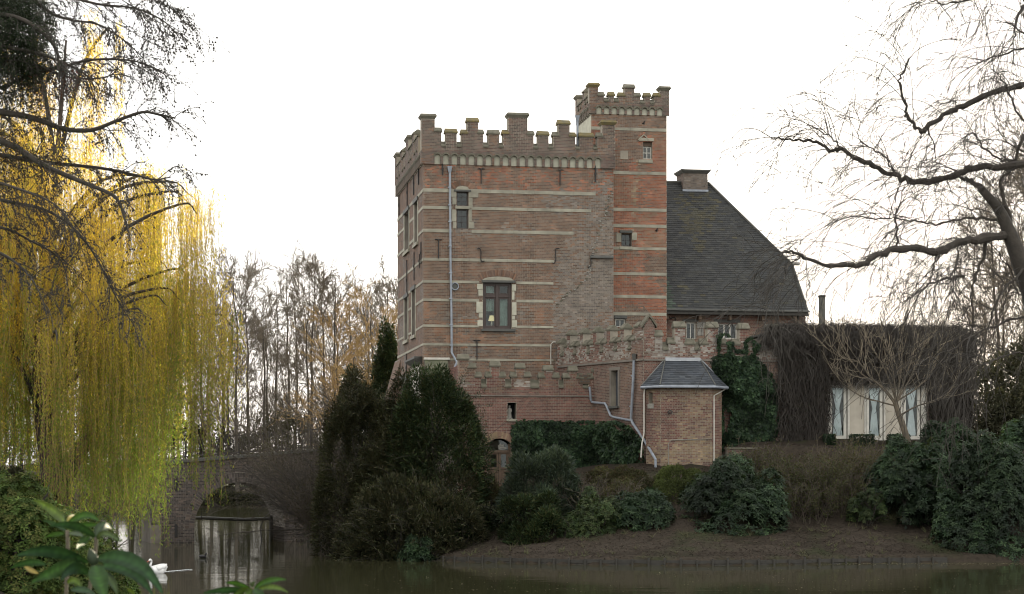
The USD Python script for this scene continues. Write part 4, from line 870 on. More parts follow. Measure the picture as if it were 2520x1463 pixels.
obj('flashing', tube([R0 + [0, 0, .04], pe[0] + [0, 0, .06]], .05, 6), M['lead_pale'], tu); obj('flashing', tube([R1 + [0, 0, .04], pe[5] + [0, 0, .06]], .05, 6), M['lead_pale'], tu)
obj('gutter', tube([q - [0, 0, .05] for q in pe] , .065, 8), M['lead'], tu)
obj('downpipe', tube([pe[4] + A3([-.1, 0, -.1]), pe[4] + A3([-.28, -.02, -.22]), TF.pt(TL + .12, zt_ - .45, -.1) + A3([0, 0, 0]), TF.pt(TL + .12, 3.4, -.1)], .035, 7), M['whitewood'], tu)
obj('downpipe', tube([pe[1] + A3([.15, 0, -.1]), pe[1] + A3([.12, 0, -.4]), pe[1] + A3([.12, 0, -2.1]), pe[1] + A3([.02, 0, -2.6]), pe[1] + A3([-.02, 0, -3.2])], .035, 7), M['whitewood'], tu)
s_, t_ = TF.uv(1645, 1170); s2_, t2_ = TF.uv(1653, 1083); obj('conduit', TF.tube([(s_, t_ - .4, .02), (s_, t2_ - .15, .02), (s_ + .12, t2_, .02), (TL, t2_ + .06, .02)], .016, 5), M['pebble'], tu)
s_, t_ = TF.uv(1648, 1014); obj('wall_ring', TF.tube([(s_ + .1 * math.cos(a), t_ + .06 * math.sin(a), .08) for a in np.linspace(0, 2 * math.pi, 13)], .025, 5), M['iron'], tu)
# zinc pipes over the oblique wall
zp = thing('branched_downpipe', 'branching zinc downpipes slanting down the wall left of the corner turret', 'downpipe')
def onT(u, v, d=.12): s, t = T1.uv(u, v, d); return T1.pt(s, t, d)
pt1 = T2.pt(T2.S(1614, 1.75), 0, 1.75)
main = [onT(1560, 886), onT(1558, 940), onT(1553, 1030), onT(1556, 1040)]; Ya = main[-1][1]
main += [P(1582, 1078, Ya - .5), P(1606, 1118, T2.pt(1, 0, 1.8)[1] - .1), P(1613, 1130, T2.pt(1, 0, 1.9)[1] - .1), P(1614, 1165, T2.pt(1, 0, 1.9)[1] - .1), P(1614, 1180, T2.pt(1, 0, 1.9)[1] - .1)]
obj('pipe', tube(main, .062, 8), M['lead'], zp)
bran = [AF.pt(*AF.uv(1451, 952, .1), .1), AF.pt(*AF.uv(1454, 984, .1), .1), AF.pt(*AF.uv(1457, 990, .1), .1), onT(1489, 993), onT(1494, 1002), onT(1502, 1022), onT(1508, 1026), onT(1553, 1035)]
obj('branch_pipe', tube(bran, .055, 8), M['lead'], zp)
for v in (925, 1000): q = onT(1559 - (v - 886) / 20, v); obj('bracket', hull([q + A3([a, b_, c]) for a in (-.08, .08) for b_ in (-.06, .12) for c in (-.03, .03)]), M['lead'], zp)
q = onT(1452 + 108, 884); obj('hopper', hull([q + A3([a * .1, b_ * .1, .25]) for a in (-1, 1) for b_ in (-1, 1)] + [q + A3([a * .06, b_ * .06, -.05]) for a in (-1, 1) for b_ in (-1, 1)]), M['bluestone'], zp)
wp = thing('white_pipe', 'thin white pipe on the keep wall at the end of the terrace battlements', 'pipe')
s_, t_ = KF.uv(1355, 897); s2_, t2_ = KF.uv(1357, 848); obj('pipe', KF.tube([(s_, t_, .06), (s_, t2_ + .0, .06), (s_ + .1, t2_ + .12, .06), (s_ + .25, t2_ + .12, .06)], .022, 6), M['whitewood'], wp)

# ------------------------------------------------------------------ creeper-clad wing with french windows
rw = np.random.default_rng(71)
wi = thing('creeper_clad_wing', 'flat-topped wing covered in brown leafless creeper with three white french windows', 'house')
CO = T2.pt(T2L + .02, 0, -.1)[:2]; CF = Wall(CO, e1); cwid = CF.S(2378)
zt_w = CF.Z(806, 5); zb_w = CF.Z(1108, 5)
fw = [(2040, 2087), (2131, 2176), (2222, 2268)]; ft0, ft1 = CF.Z(1083, 5), CF.Z(946, 5)
big = rect(CF.S(2037), CF.S(2282), zb_w - .5, ft1)
wpoly = rect(0, cwid - .1, 2.6, zt_w - .25).difference(big)
upw = [op(CF, 2109, 2120, 838, 848), op(CF, 2224, 2245, 833, 849)]
for o in upw: wpoly = wpoly.difference(rect(*o))
obj('wall', CF.slab(wpoly, -.4, 0), M['mortar_dark'], wi)
lay(wi, CF, wpoly.intersection(rect(0, cwid, 4, 6.6)), rw, K('terrace'))
for o in upw: glazed(wi, CF, *o, -.1, 1, 1, .04, .02, 'whitewood')
CT = Wall(np.append(CO, 0), np.append(e1, 0), np.append(e2, 0))
obj('roof', CT.slab(rect(0, cwid - .1, 0, 7), zt_w - .24, zt_w - .15), M['bluestone'], wi); obj('floor', CT.slab(rect(.3, cwid - .3, .4, 7), ft0 - .5, ft0 - .05), M['oldwood'], wi)
for w_, L in ((Wall(CO + e1 * cwid, e2), 7), (Wall(CO + e1 * cwid + e2 * 7, -e1), cwid), (Wall(CO + e2 * 7, -e2), 7)): obj('wall', w_.slab(rect(0, L, 2.6, zt_w - .3), -.35, -.1), M['mortar_dark'], wi)
obj('ceiling', CT.slab(rect(.4, cwid - .4, .42, 6.6), ft1 + .35, ft1 + .45), M['room'], wi)
# facade infill
pil = [(2037, 2041), (2087, 2092), (2128, 2131.5), (2176, 2180), (2218, 2222), (2268, 2281)]
for a, b_ in pil: obj('pilaster', CF.box(CF.S(a), CF.S(b_), ft0 - .15, ft1, -.2, -.03, .012), M['whitewood'], wi)
for a, b_ in ((2092, 2128), (2180, 2218)): obj('infill_panel', CF.box(CF.S(a) + .003, CF.S(b_) - .003, ft0 - .15, ft1, -.2, -.08), M['cream'], wi)
obj('lintel', CF.box(CF.S(2034), CF.S(2285), ft1 + .002, ft1 + .10, -.2, .06, .01), M['whitewood'], wi); obj('lead_edge', CF.box(CF.S(2030), CF.S(2288), ft1 + .103, ft1 + .15, -.2, .10), M['bluestone'], wi)
obj('plinth', CF.box(CF.S(2037), CF.S(2282), zb_w - .6, ft0 - .155, -.3, .05, .01), M['cream'], wi)
for a, b_ in fw:
    s0, s1 = CF.S(a) + .05, CF.S(b_) - .05; x = part('french_window', wi)
    f = MB()
    for q in ((s0, s0 + .13, ft0, ft1 - .02), (s1 - .13, s1, ft0, ft1 - .02), (s0 + .13, s1 - .13, ft0, ft0 + .2), (s0 + .13, s1 - .13, ft1 - .16, ft1 - .02)): f.add(CF.box(*q, -.16, -.08))
    f.build('frame', M['whitewood'], x); obj('threshold', CF.box(s0 - .08, s1 + .08, ft0 - .15, ft0 - .005, -.2, .08, .01), M['pebble'], x)
    obj('pane', CF.box(s0 + .13, s1 - .13, ft0 + .2, ft1 - .16, -.13, -.126), M['glass'], x)
    m_ = (s0 + s1) / 2; T = np.linspace(ft0 + .21, ft1 - .17, 15); wd = np.interp(np.linspace(0, 1, 15), [0, .45, .58, .75, 1], [.24, .13, .085, .17, .26])
    q_ = np.linspace(-1, 1, 19); v = []
    for tt_, ww_ in zip(T, wd): v.append(CF.pt(m_ + .02 + q_ * ww_, tt_, -.19 + .022 * np.sin(q_ * 16)))
    obj('curtain', (np.vstack(v), [[r * 19 + k, r * 19 + k + 1, (r + 1) * 19 + k + 1, (r + 1) * 19 + k] for r in range(14) for k in range(18)]), M['curtain'], x)
obj('inner_wall', CF.box(.5, cwid - .5, ft0 - .2, ft1 + .4, -4.2, -4.1), M['room'], wi)
pipe_ = thing('chimney_pipe', 'dark slender chimney flue rising behind the creeper-clad wing', 'chimney')
q0 = P(2025.5, 800, 99); q1 = P(2025.5, 731, 99)
Fl = Wall((q0[0] - .14, q0[1]), e1); obj('flue', Fl.box(0, .26, q0[2] - 2.5, q1[2], -.26, 0, .01), M['bluestone'], pipe_); obj('cap', Fl.box(-.03, .29, q1[2] + .002, q1[2] + .1, -.29, .03, .01), M['iron'], pipe_)
lwall = thing('garden_wall', 'low mossy brick garden wall with flat coping below the creeper-clad wing', 'wall')
GW = Wall(P(1790, 0, 87.0)[:2], e1); gl = GW.S(2062); gz = GW.Z(1106, GW.S(1990))
lay(lwall, GW, rect(0, gl, 3.0, gz), rw, K('terrace')); obj('wall', GW.slab(rect(0, gl, 2.6, gz), -.3, 0), M['mortar_dark'], lwall)
n = 9; X = np.linspace(-.04, gl + .04, n + 1)
for k in range(n): obj('coping_stone', GW.box(X[k] + .004, X[k + 1] - .004, gz + .002, gz + .08, -.35, .06, .012), M['cap'], lwall)

# ------------------------------------------------------------------ bridge over the moat
rb = np.random.default_rng(81)
br = thing('brick_bridge', 'dark brick arched bridge crossing the moat left of the castle', 'bridge')
th = math.radians(18); be = np.array([math.cos(th), math.sin(th)]); BO = P(372, 0, 96.0)[:2]; BR = Wall(BO, be); BW = 3.6
zc_at = lambda s: np.interp(s, [-12, -3, 0, 4, 9, 14, 17], [3.1, 3.55, 3.88, 4.2, 4.62, 4.9, 5.0])
sL, sR = -11.0, 15.5
a1_ = (BR.S(478), BR.S(701)); am = sum(a1_) / 2; r1 = (a1_[1] - a1_[0]) / 2; zsp = 3.95 - .95 - r1 + .25
crown = BR.Z(1187, am); zsp = crown - r1
A_arch = [(am + r1 * math.cos(q), zsp + r1 * math.sin(q)) for q in np.linspace(0, math.pi, 25)]
rl_ = 2.0; lm = -rl_ - .02; B_arch = [(lm + rl_ * math.cos(q), .9 + rl_ * .9 * math.sin(q)) for q in np.linspace(0, math.pi, 21)]
holeA = Polygon([(a1_[1], -2)] + A_arch + [(a1_[0], -2)]); holeB = Polygon([(lm + rl_, -2)] + B_arch + [(lm - rl_, -2)])
S_ = np.linspace(sL, sR, 20); bpoly = Polygon([(sL, -1.2), (sR, -1.2)] + [(s, float(zc_at(s))) for s in S_[::-1]]).difference(holeA).difference(holeB)
obj('wall', BR.slab(bpoly, -BW, 0), M['mortar_dark'], br)
ringA = Polygon([(am + (r1 + .5) * math.cos(q), zsp + (r1 + .5) * math.sin(q)) for q in np.linspace(0, math.pi, 25)] + [(a1_[0] - .5, -.1), (a1_[1] + .5, -.1)]); ringB = Polygon([(lm + (rl_ + .5) * math.cos(q), .9 + (rl_ * .9 + .5) * math.sin(q)) for q in np.linspace(0, math.pi, 21)] + [(lm - rl_ - .5, -.1), (lm + rl_ + .5, -.1)])
lay(br, BR, bpoly.difference(ringA).difference(ringB).intersection(rect(sL, sR, 0, 6)), rb, K('bridge'), single=200, seen=lambda s, t: (t > .3) & (s > -.2) & (s < 3), tone=.22)
def archring(cx, cz, rx, rz, n, layers=2):
    for l in range(layers):
        A = np.linspace(0, math.pi, n + 1)
        for k in range(n):
            a, b_ = A[k] + .006, A[k + 1] - .006; r0 = .02 + l * .24
            vf = BR.hull([(cx + (rx + r) * math.cos(q), cz + (rz + r) * math.sin(q), d) for q in (a, b_) for r in (r0, r0 + .22) for d in (-.05, .012 + .004 * (k % 2))])
            c = PAL['bridge'][rb.integers(0, 4)] * 1.15 * math.exp(rb.normal(0, .2)); obj('voussoir', vf, M['brick'], br, col=np.repeat(c[None], len(vf[0]), 0))
archring(am, zsp, r1, r1, 60); archring(lm, .9, rl_, rl_ * .9, 52)
for s0, s1, z1_ in ((a1_[0] - .5, a1_[0], zsp), (a1_[1], a1_[1] + .5, zsp)): lay(br, BR, rect(s0, s1, 0, z1_), rb, K('bridge'))
# soffit bricks on the visible side of the barrel
lay(br, Wall(BR.pt(a1_[1], 0, 0)[:2], -BR.n[:2]), rect(0, BW, 0, zsp), rb, K('bridge'), name='barrel_brick')
for k in range(14):
    s0, s1 = sL + (sR - sL) * k / 14, sL + (sR - sL) * (k + 1) / 14; za, zb = float(zc_at(s0)), float(zc_at(s1))
    obj('coping_stone', BR.hull([(s0 + .005, za + h, d) for h in (0, .14) for d in (-.35, .1)] + [(s1 - .005, zb + h, d) for h in (0, .14) for d in (-.35, .1)]), M['bluestone'], br)
    obj('coping_stone', BR.hull([(s0 + .005, za + h, d) for h in (0, .14) for d in (-BW - .1, -BW + .35)] + [(s1 - .005, zb + h, d) for h in (0, .14) for d in (-BW - .1, -BW + .35)]), M['bluestone'], br)
for u, v0, v1 in ((433, 1172, 1208), (433, 1290, 1322)):
    s, t1_ = BR.uv(u, v0); t0_ = BR.uv(u, v1)[1]; obj('wall_anchor', BR.box(s - .07, s + .07, t0_, t1_, .0, .05, .01), M['iron'], br)
for dd in (-.12, -BW + .12):
    rl2 = thing('iron_railing', 'black iron railing along the %s edge of the arched bridge' % ('near' if dd > -1 else 'far'), 'railing')
    for off in (1.0, .12): obj('rail', BR.tube([(s, float(zc_at(s)) + .14 + off, dd) for s in np.linspace(sL, sR, 16)], .022, 6), M['iron'], rl2)
    for s in np.arange(sL, sR, .14 if dd > -1 else .16): z = float(zc_at(s)) + .14; obj('baluster', BR.box(s - .009, s + .009, z, z + 1.0, dd - .009, dd + .009), M['iron'], rl2)
    for s in np.arange(sL, sR, 2.2): z = float(zc_at(s)) + .14; obj('post', BR.box(s - .03, s + .03, z, z + 1.1, dd - .03, dd + .03), M['iron'], rl2)
bm = thing('boom_pipe', 'dark green pipe spanning the water under the bridge arch', 'pipe')
Yb = BR.pt(am, 0, -BW - .4)[1]
q = [P(470, 1274, Yb), P(530, 1276, Yb), P(600, 1279, Yb), P(680, 1276, Yb)]; obj('pipe', tube(q, .09, 8), M['bluestone'], bm)
obj('post', tube([P(667, 1268, Yb - .2), P(667, 1330, Yb - .2)], .10, 7), M['darkwood'], bm); obj('stake', tube([P(496, 1262, Yb - .1), P(496, 1280, Yb - .1)], .025, 5), M['darkwood'], bm)
obj('stay', tube([P(645, 1335, Yb - .2), P(640, 1300, Yb - .2), P(650, 1275, Yb - .2), P(668, 1258, Yb - .2)], .03, 5), M['darkwood'], bm)

# ------------------------------------------------------------------ timber revetment
rr = np.random.default_rng(91)
rv = thing('timber_revetment', 'low wooden revetment of posts and boards along the far water edge', 'retaining wall')
line = LineString([tuple(q) for q in farbank]); n_ = int(line.length / .62)
pts_ = [np.array(line.interpolate(k * line.length / n_).coords[0]) for k in range(n_ + 1)]
for k, p in enumerate(pts_):
    if p[0] > 17.0: break
    h = .24 + rr.uniform(-.03, .05); t = np.array(pts_[min(k + 1, n_)]) - p; nrm = np.array([t[1], -t[0]]); nrm = nrm / (np.linalg.norm(nrm) + 1e-9)
    q = p + nrm * .06
    obj('post', tube([np.append(q, -.6), np.append(q + rr.uniform(-.015, .015, 2), h)], rr.uniform(.045, .06), 7), M['darkwood'], rv)
    w_ = Wall(p, t); L = np.linalg.norm(t)
    for z0, z1 in ((-.3, .05), (.06, .20)): obj('board', w_.box(.0, L - .004, z0, z1 + rr.uniform(-.015, .015), -.02, .02 + rr.uniform(0, .01)), M['darkwood'], rv)

# ------------------------------------------------------------------ vegetation helpers
def unit(a): return a / (np.linalg.norm(a, axis=-1, keepdims=True) + 1e-12)
def leafquads(p, T, N, L, W, col):
    """One pointed leaf of two triangles per base point p, along T, facing N."""
    T = unit(T); S = unit(np.cross(T, N)); L = np.broadcast_to(L, (len(p),))[:, None]; W = np.broadcast_to(W, (len(p),))[:, None]; Nn = np.cross(S, T)
    v = np.stack([p, p + T * L * .45 + S * W / 2 + Nn * W * .12, p + T * L, p + T * L * .45 - S * W / 2 + Nn * W * .12], 1)
    n = len(p); f = np.array([[0, 1, 2], [0, 2, 3]])[None] + 4 * np.arange(n)[:, None, None]
    return v.reshape(-1, 3), f.reshape(-1, 3), np.repeat(col, 4, 0)
def pal(rng, cols, n, s=.2):
    c = A3(cols); return c[rng.integers(0, len(c), n)] * np.exp(rng.normal(0, s, n))[:, None]
def sph(rng, n): return unit(rng.normal(size=(n, 3)))
RMIN = [.004]
def branchy(rng, p, d, L, r, depth, out, nch=(5, 3, 2), spread=.9, grav=-.1, seg=5, wig=.25, ratio=.55, start=.25):
    d = d / np.linalg.norm(d); n = seg + 1; pts = np.empty((n, 3)); pts[0] = p; D = []
    for k in range(seg):
        D.append(d); pts[k + 1] = pts[k] + d * L / seg
        d = d + rng.normal(0, wig, 3) * .5 + A3([0, 0, grav]); d = d / np.linalg.norm(d)
    out.append((pts, np.maximum(np.linspace(2 * r, 2 * r * .4, n), 2 * RMIN[0])))
    if depth > 0:
        for _ in range(nch[len(nch) - depth] if depth <= len(nch) else nch[0]):
            t = rng.uniform(start, 1) * seg; k = min(int(t), seg - 1); q = pts[k] + (pts[k + 1] - pts[k]) * (t - k)
            dd = D[k] + rng.normal(0, 1, 3) * spread * .6
            branchy(rng, q, dd, L * ratio * rng.uniform(.6, 1.2), r * .6 * (1 - .4 * t / seg), depth - 1, out, nch, spread, grav, max(3, seg - 1), wig, ratio, start)
def limbtwigs(rng, line, step, L, r, out, droop=-.3, depth=1, nch=(3,), bias=(0, 0, -.3), t0=.1, spread=1.0, wig=.16):
    p = A3(line); seg = np.linalg.norm(np.diff(p, axis=0), axis=1); cum = np.append(0, np.cumsum(seg)); tot = cum[-1]
    for x in np.arange(tot * t0, tot, step):
        x = min(x + rng.uniform(-.4, .4) * step, tot); k = min(np.searchsorted(cum, x, 'right') - 1, len(seg) - 1); k = max(k, 0)
        q = p[k] + (p[k + 1] - p[k]) * (x - cum[k]) / seg[k]; t = (p[k + 1] - p[k]) / seg[k]
        branchy(rng, q, t * .8 + rng.normal(0, 1, 3) * spread * .7 + A3(bias), L * rng.uniform(.4, 1.3), r * rng.uniform(.6, 1.2), depth, out, nch, .8, droop, 7, wig, .6)
def build_curves(name, out, mat, parent, **tags):
    return curves(name, [o[0] for o in out], [o[1] for o in out], mat, parent, **tags)
def lumps(rng, c, R, n, rr=(.3, .5), pw=2.6):
    """Unit-space foliage lumps (later stretched by R): an outer dome of lumps plus a few inner ones."""
    k = np.arange(n) + .5; ph = k * 2.39996 + rng.uniform(0, 6); zz = 1 - 1.15 * k / n
    rxy = np.maximum(1 - np.abs(zz) ** pw, 0) ** (1 / 2.3); d = np.stack([rxy * np.cos(ph), rxy * np.sin(ph), zz], 1) + rng.normal(0, .08, (n, 3))
    rad = rng.uniform(*rr, n); inner = np.arange(n) % 5 == 4
    return d * (1 - rad * .8)[:, None] * np.where(inner, rng.uniform(.3, .7, n), rng.uniform(.88, 1.10, n))[:, None], rad
def shell(rng, C, R, n, deep=.72):
    n = int(n * 1.5)
    w = R ** 2 / (R ** 2).sum(); k = rng.choice(len(R), n, p=w); d = sph(rng, n); d[:, 2] = np.where(d[:, 2] < -.3, -d[:, 2], d[:, 2])
    q = C[k] + d * (R[k] * rng.uniform(.72, 1.03, n))[:, None]
    inside = np.zeros(n, bool)
    for j in range(len(R)): inside |= (np.linalg.norm(q - C[j], axis=1) < deep * R[j]) & (k != j)
    return q[~inside], d[~inside], k[~inside]
BUSH = {
 'rhodo': dict(L=.17, W=.06, cols=[(.020, .038, .018), (.026, .047, .021), (.015, .029, .015), (.036, .060, .026)], mode='whorl', mat='leaf'),
 'laurel': dict(L=.24, W=.05, cols=[(.044, .066, .044), (.058, .080, .052), (.034, .050, .037), (.072, .094, .058)], mode='spray', mat='leaf'),
 'olive': dict(L=.08, W=.04, cols=[(.052, .056, .022), (.044, .050, .020), (.064, .056, .027), (.056, .042, .024)], mode='loose', mat='leafdry'),
 'fresh': dict(L=.08, W=.04, cols=[(.060, .080, .022), (.05, .066, .02), (.07, .085, .026)], mode='loose', mat='leafdry'),
 'conifer': dict(L=.20, W=.05, cols=[(.030, .050, .020), (.022, .037, .017), (.040, .060, .022), (.052, .058, .022)], mode='spray', mat='needle'),
 'yewolive': dict(L=.20, W=.045, cols=[(.040, .046, .021), (.030, .036, .018), (.052, .054, .024), (.056, .050, .026)], mode='spray', mat='needle'),
 'box': dict(L=.05, W=.03, cols=[(.016, .032, .014), (.012, .026, .012), (.022, .04, .018)], mode='loose', mat='leaf'),
 'azalea': dict(L=.075, W=.03, cols=[(.062, .100, .024), (.080, .116, .028), (.046, .076, .020), (.105, .115, .034)], mode='whorl', mat='leafdry'),
 'lowgreen': dict(L=.10, W=.04, cols=[(.036, .060, .020), (.046, .072, .022), (.028, .046, .018), (.058, .076, .026)], mode='whorl', mat='leaf'),
 'thicket': dict(L=.20, W=.08, cols=[(.042, .044, .024), (.034, .036, .02), (.055, .052, .03)], mode='loose', mat='leafdry'),
}
def bush(name, label, cat, u0, u1, v0, v1, Y, kind, seed, n=7000, group=None, nl=16, depth=.8, scale=1.0, rr=(.24, .40), world=None, pw=2.6):
    rng = np.random.default_rng(seed); k = BUSH[kind]; n = int(n * 1.9); nl = int(nl * 1.3)
    if world is None:
        uc = (u0 + u1) / 2; rx = (u1 - u0) / 2 * Y / FOC; top = P(uc, v0, Y)[2]; x = P(uc, 0, Y)[0]; gz_ = min(P(uc, v1, Y)[2], G(x, Y) + .3)
        R = A3([rx * 1.04, rx * depth, (top - gz_) * 1.03]); c = A3([x, Y, gz_])
    else: c, R = A3(world[0]), A3(world[1])
    t = thing(name, label, cat, group, loc=c)
    C, rad = lumps(rng, np.zeros(3), R, nl, rr, pw)
    C[:, 2] = np.clip(C[:, 2], -.05, None)
    q, d, lk = shell(rng, C, rad, n); q = q * R; C = C * R; d = unit(d / R); lt_ = np.exp(rng.normal(0, .22, nl)); lt_ = lt_[lk]
    L, W = k['L'] * scale, k['W'] * scale
    if k['mode'] == 'whorl':
        q, d, lt_ = q[:len(q) // 6 + 1], d[:len(d) // 6 + 1], lt_[:len(q) // 6 + 1]; m = 6; ax = unit(d + A3([0, 0, .5]))
        ref = unit(np.cross(ax, A3([.3, .5, .1]))); r2 = np.cross(ax, ref); q6, T, N, col = [], [], [], []
        base = pal(rng, k['cols'], len(q), .18) * lt_[:, None]
        for j in range(m):
            a = 2 * math.pi * j / m + rng.uniform(0, 1, len(q)); o = ref * np.cos(a)[:, None] + r2 * np.sin(a)[:, None]
            q6.append(q + o * .01); T.append(o + ax * rng.uniform(-.25, .5, len(q))[:, None]); N.append(ax + o * .1); col.append(base * np.exp(rng.normal(0, .12, len(q)))[:, None])
        q, T, N, col = (np.concatenate(z) for z in (q6, T, N, col))
    elif k['mode'] == 'spray':
        T = d + rng.normal(0, .5, d.shape) + A3([0, 0, .15]); N = unit(A3([0, 0, 1]) + rng.normal(0, .5, d.shape)); col = pal(rng, k['cols'], len(q), .2) * lt_[:, None]
    else:
        T = rng.normal(0, 1, d.shape); N = d + rng.normal(0, .6, d.shape); col = pal(rng, k['cols'], len(q), .2) * lt_[:, None]
    Ls = L * rng.uniform(.7, 1.25, len(q)); v, f, c4 = leafquads(q, T, N, Ls, W * Ls / L, col)
    obj('foliage', (v, f), M[k['mat']], t, col=c4, kind='stuff')
    if kind in ('conifer', 'yewolive') and R[2] > 3:
        q2, d2, _ = shell(rng, *lumps(rng, None, R, nl, rr, pw), 700); q2 = q2[:750] * R; d2 = unit(d2[:750] / R); fl, fT, fN = [], [], []; sl = []
        for a, b_ in zip(q2, d2):
            dr = unit(b_ * .8 + rng.normal(0, .35, 3) + A3([-.12, 0, .45])); L2 = rng.uniform(.45, 1.25); kk = np.linspace(0, 1, 9)[:, None]; ln = a * .93 + dr * L2 * kk - A3([0, 0, .28]) * L2 * kk ** 2; sl.append(ln)
            side = unit(np.cross(dr, rng.normal(0, 1, 3)))
            for sg in (-1, 1): fl.append(ln[1:]); fT.append(np.tile(dr * .7 + side * sg, (8, 1)) + rng.normal(0, .15, (8, 3))); fN.append(rng.normal(0, .5, (8, 3)) + A3([0, 0, 1]))
        fl = np.vstack(fl); v, f, c4 = leafquads(fl, np.vstack(fT), np.vstack(fN), rng.uniform(.12, .22, len(fl)), .045, pal(rng, k['cols'], len(fl), .25)); obj('sprigs', (v, f), M['needle'], t, col=c4, kind='stuff')
        build_curves('sprig_stems', [(l, np.linspace(.018, .010, 9)) for l in sl], M['twig'], t, kind='stuff')
    out = []
    for _ in range(14):
        e = C[rng.integers(0, len(C))] * rng.uniform(.6, 1.0); branchy(rng, A3([rng.normal(0, .12), rng.normal(0, .12), -.35]), e + A3([0, 0, .35]), np.linalg.norm(e) + .3, .025, 2, out, (4, 3), .7, .02, 5, .2)
    build_curves('stem', out, M['twig'], t)
    return t
def floor_r(x): RMIN[0] = x
floor_r(.006)
def twigbush(name, label, cat, u0, u1, v0, v1, Y, seed, n=60, mat='twig_brown', group=None, leaf=None, r=.010, nleaf=1500, spread=.5, lean=(0, 0, 0), up=1.0, depth2=(5, 3)):
    rng = np.random.default_rng(seed); uc = (u0 + u1) / 2; rx = (u1 - u0) / 2 * Y / FOC; x = P(uc, 0, Y)[0]; top = P(uc, v0, Y)[2]; z0 = min(P(uc, v1, Y)[2], G(x, Y) + .2); h = top - z0
    t = thing(name, label, cat, group, loc=(x, Y, z0)); out = []
    for _ in range(n):
        b = A3([rng.uniform(-1, 1) * rx * .6, rng.uniform(-1, 1) * rx * .5, -.1]); d = A3([b[0] / rx * spread, rng.normal(0, .3), up]) + rng.normal(0, .22, 3) + A3(lean)
        branchy(rng, b, d, h * rng.uniform(.6, 1.05), r, 2, out, depth2, .75, .015, 6, .22, .42)
    build_curves('twigs', out, M[mat], t)
    if leaf:
        k = rng.integers(0, len(out), nleaf); q = np.array([out[i][0][rng.integers(1, len(out[i][0]))] for i in k]); q = q + rng.normal(0, .03, q.shape)
        v, f, c = leafquads(q, rng.normal(0, 1, q.shape), rng.normal(0, 1, q.shape) + A3([0, 0, .6]), rng.uniform(.06, .12, len(q)), .045, pal(rng, leaf, len(q)))
        obj('leaves', (v, f), M['leafdry'], t, col=c, kind='stuff')
    return t
def ivy(name, label, w, poly, n, seed, cat='ivy', er=1.0, d=(.03, .26), cols=((.018, .036, .016), (.024, .046, .020), (.034, .060, .026), (.013, .028, .014))):
    rng = np.random.default_rng(seed); x0, y0, x1, y1 = poly.bounds; q = rng.uniform((x0, y0), (x1, y1), (n * 2, 2))
    dist = shapely.distance(shapely.points(q), poly.exterior); ins = shapely.contains_xy(poly, q[:, 0], q[:, 1]); nn = meshkit.fbm(np.stack([q[:, 0] * 1.6, q[:, 1] * 1.6, q[:, 0] * 0], -1), 3, seed)
    ok = ins & (dist > (nn - .42) * 1.1 * er) | (~ins & (dist < (nn - .45) * .9)); q = q[ok][:n]; nn = nn[ok][:n]; dist = dist[ok][:n]
    dd = d[0] + (d[1] - d[0]) * 1.5 * np.clip(nn * 2.2 - .6, .05, 1) * np.clip(dist / .3, .15, 1) * rng.uniform(.75, 1.05, len(q))
    p = w.pt(q[:, 0], q[:, 1], dd); N = w.n + rng.normal(0, .38, p.shape) + A3([0, 0, .35]); T = -w.ey + rng.normal(0, .5, p.shape)
    Ls = rng.uniform(.09, .19, len(p)); v, f, c = leafquads(p, T, N, Ls, Ls * .9, pal(rng, cols, len(p), .25) * np.exp(1.6 * (nn - .48))[:, None])
    t = thing(name, label, cat); obj('leaves', (v, f), M['leaf'], t, col=c, kind='stuff')
    out = []
    for _ in range(max(6, n // 500)):
        s = rng.uniform(x0, x1); zt2_ = rng.uniform(y0 + .3, y1 - .1)
        if not poly.contains(shapely.Point(s, zt2_)): continue
        L = [(s + rng.normal(0, .1) * k, y0 + (zt2_ - y0) * k / 5) for k in range(6)]; out.append((np.array([w.pt(a, b_, .02) for a, b_ in L]), np.linspace(.03, .012, 6)))
    if out: build_curves('stem', out, M['twig'], t)
    return t

# ------------------------------------------------------------------ ivy on the masonry, creeper on the wing
pA = uvp(AF, [(1259, 1170), (1259, 1080), (1262, 1050), (1280, 1039), (1330, 1040), (1400, 1037), (1470, 1038), (1496, 1034), (1510, 1034), (1510, 1170)])
ivy('ivy', 'dark ivy mat clinging to the annex wall beside its arched door', AF, pA, 13000, 301, er=.35)
pB = uvp(T1, [(1470, 1036), (1510, 1036), (1530, 1048), (1556, 1060), (1585, 1090), (1583, 1170), (1470, 1170)])
ivy('ivy', 'ivy on the shadowed wall beneath the slanting zinc pipe', T1, pB, 8000, 302, er=.5)
pC = uvp(T2, [(1778, 1118), (1779, 960), (1752, 900), (1750, 880), (1768, 872), (1770, 830), (1782, 820), (1800, 830), (1806, 862), (1838, 868), (1836, 838), (1850, 832), (1856, 868), (1872, 888), (1884, 900), (1905, 935), (1917, 985), (1916, 1050), (1900, 1085), (1850, 1118)])
ivy('ivy', 'tall dark ivy climbing over the battlement right of the corner turret', T2, pC, 14000, 303, d=(.03, .35))
rc = np.random.default_rng(311)
cr = thing('bare_creeper', 'thick mat of brown leafless creeper hanging over the flat-topped wing', 'creeper')
out = []
ctop = lambda s: zt_w + .12 + .12 * (meshkit.fbm(np.array([[s * .9, 2.0, 0]]), 3, 71)[0] - .4) - .9 * max(0., (s - (cwid - .7)) / 1.1) ** 2.2
cthick = lambda s, t: .10 + .55 * meshkit.fbm(np.array([[s * .8, t * .7, 4.]]), 3, 72)[0]
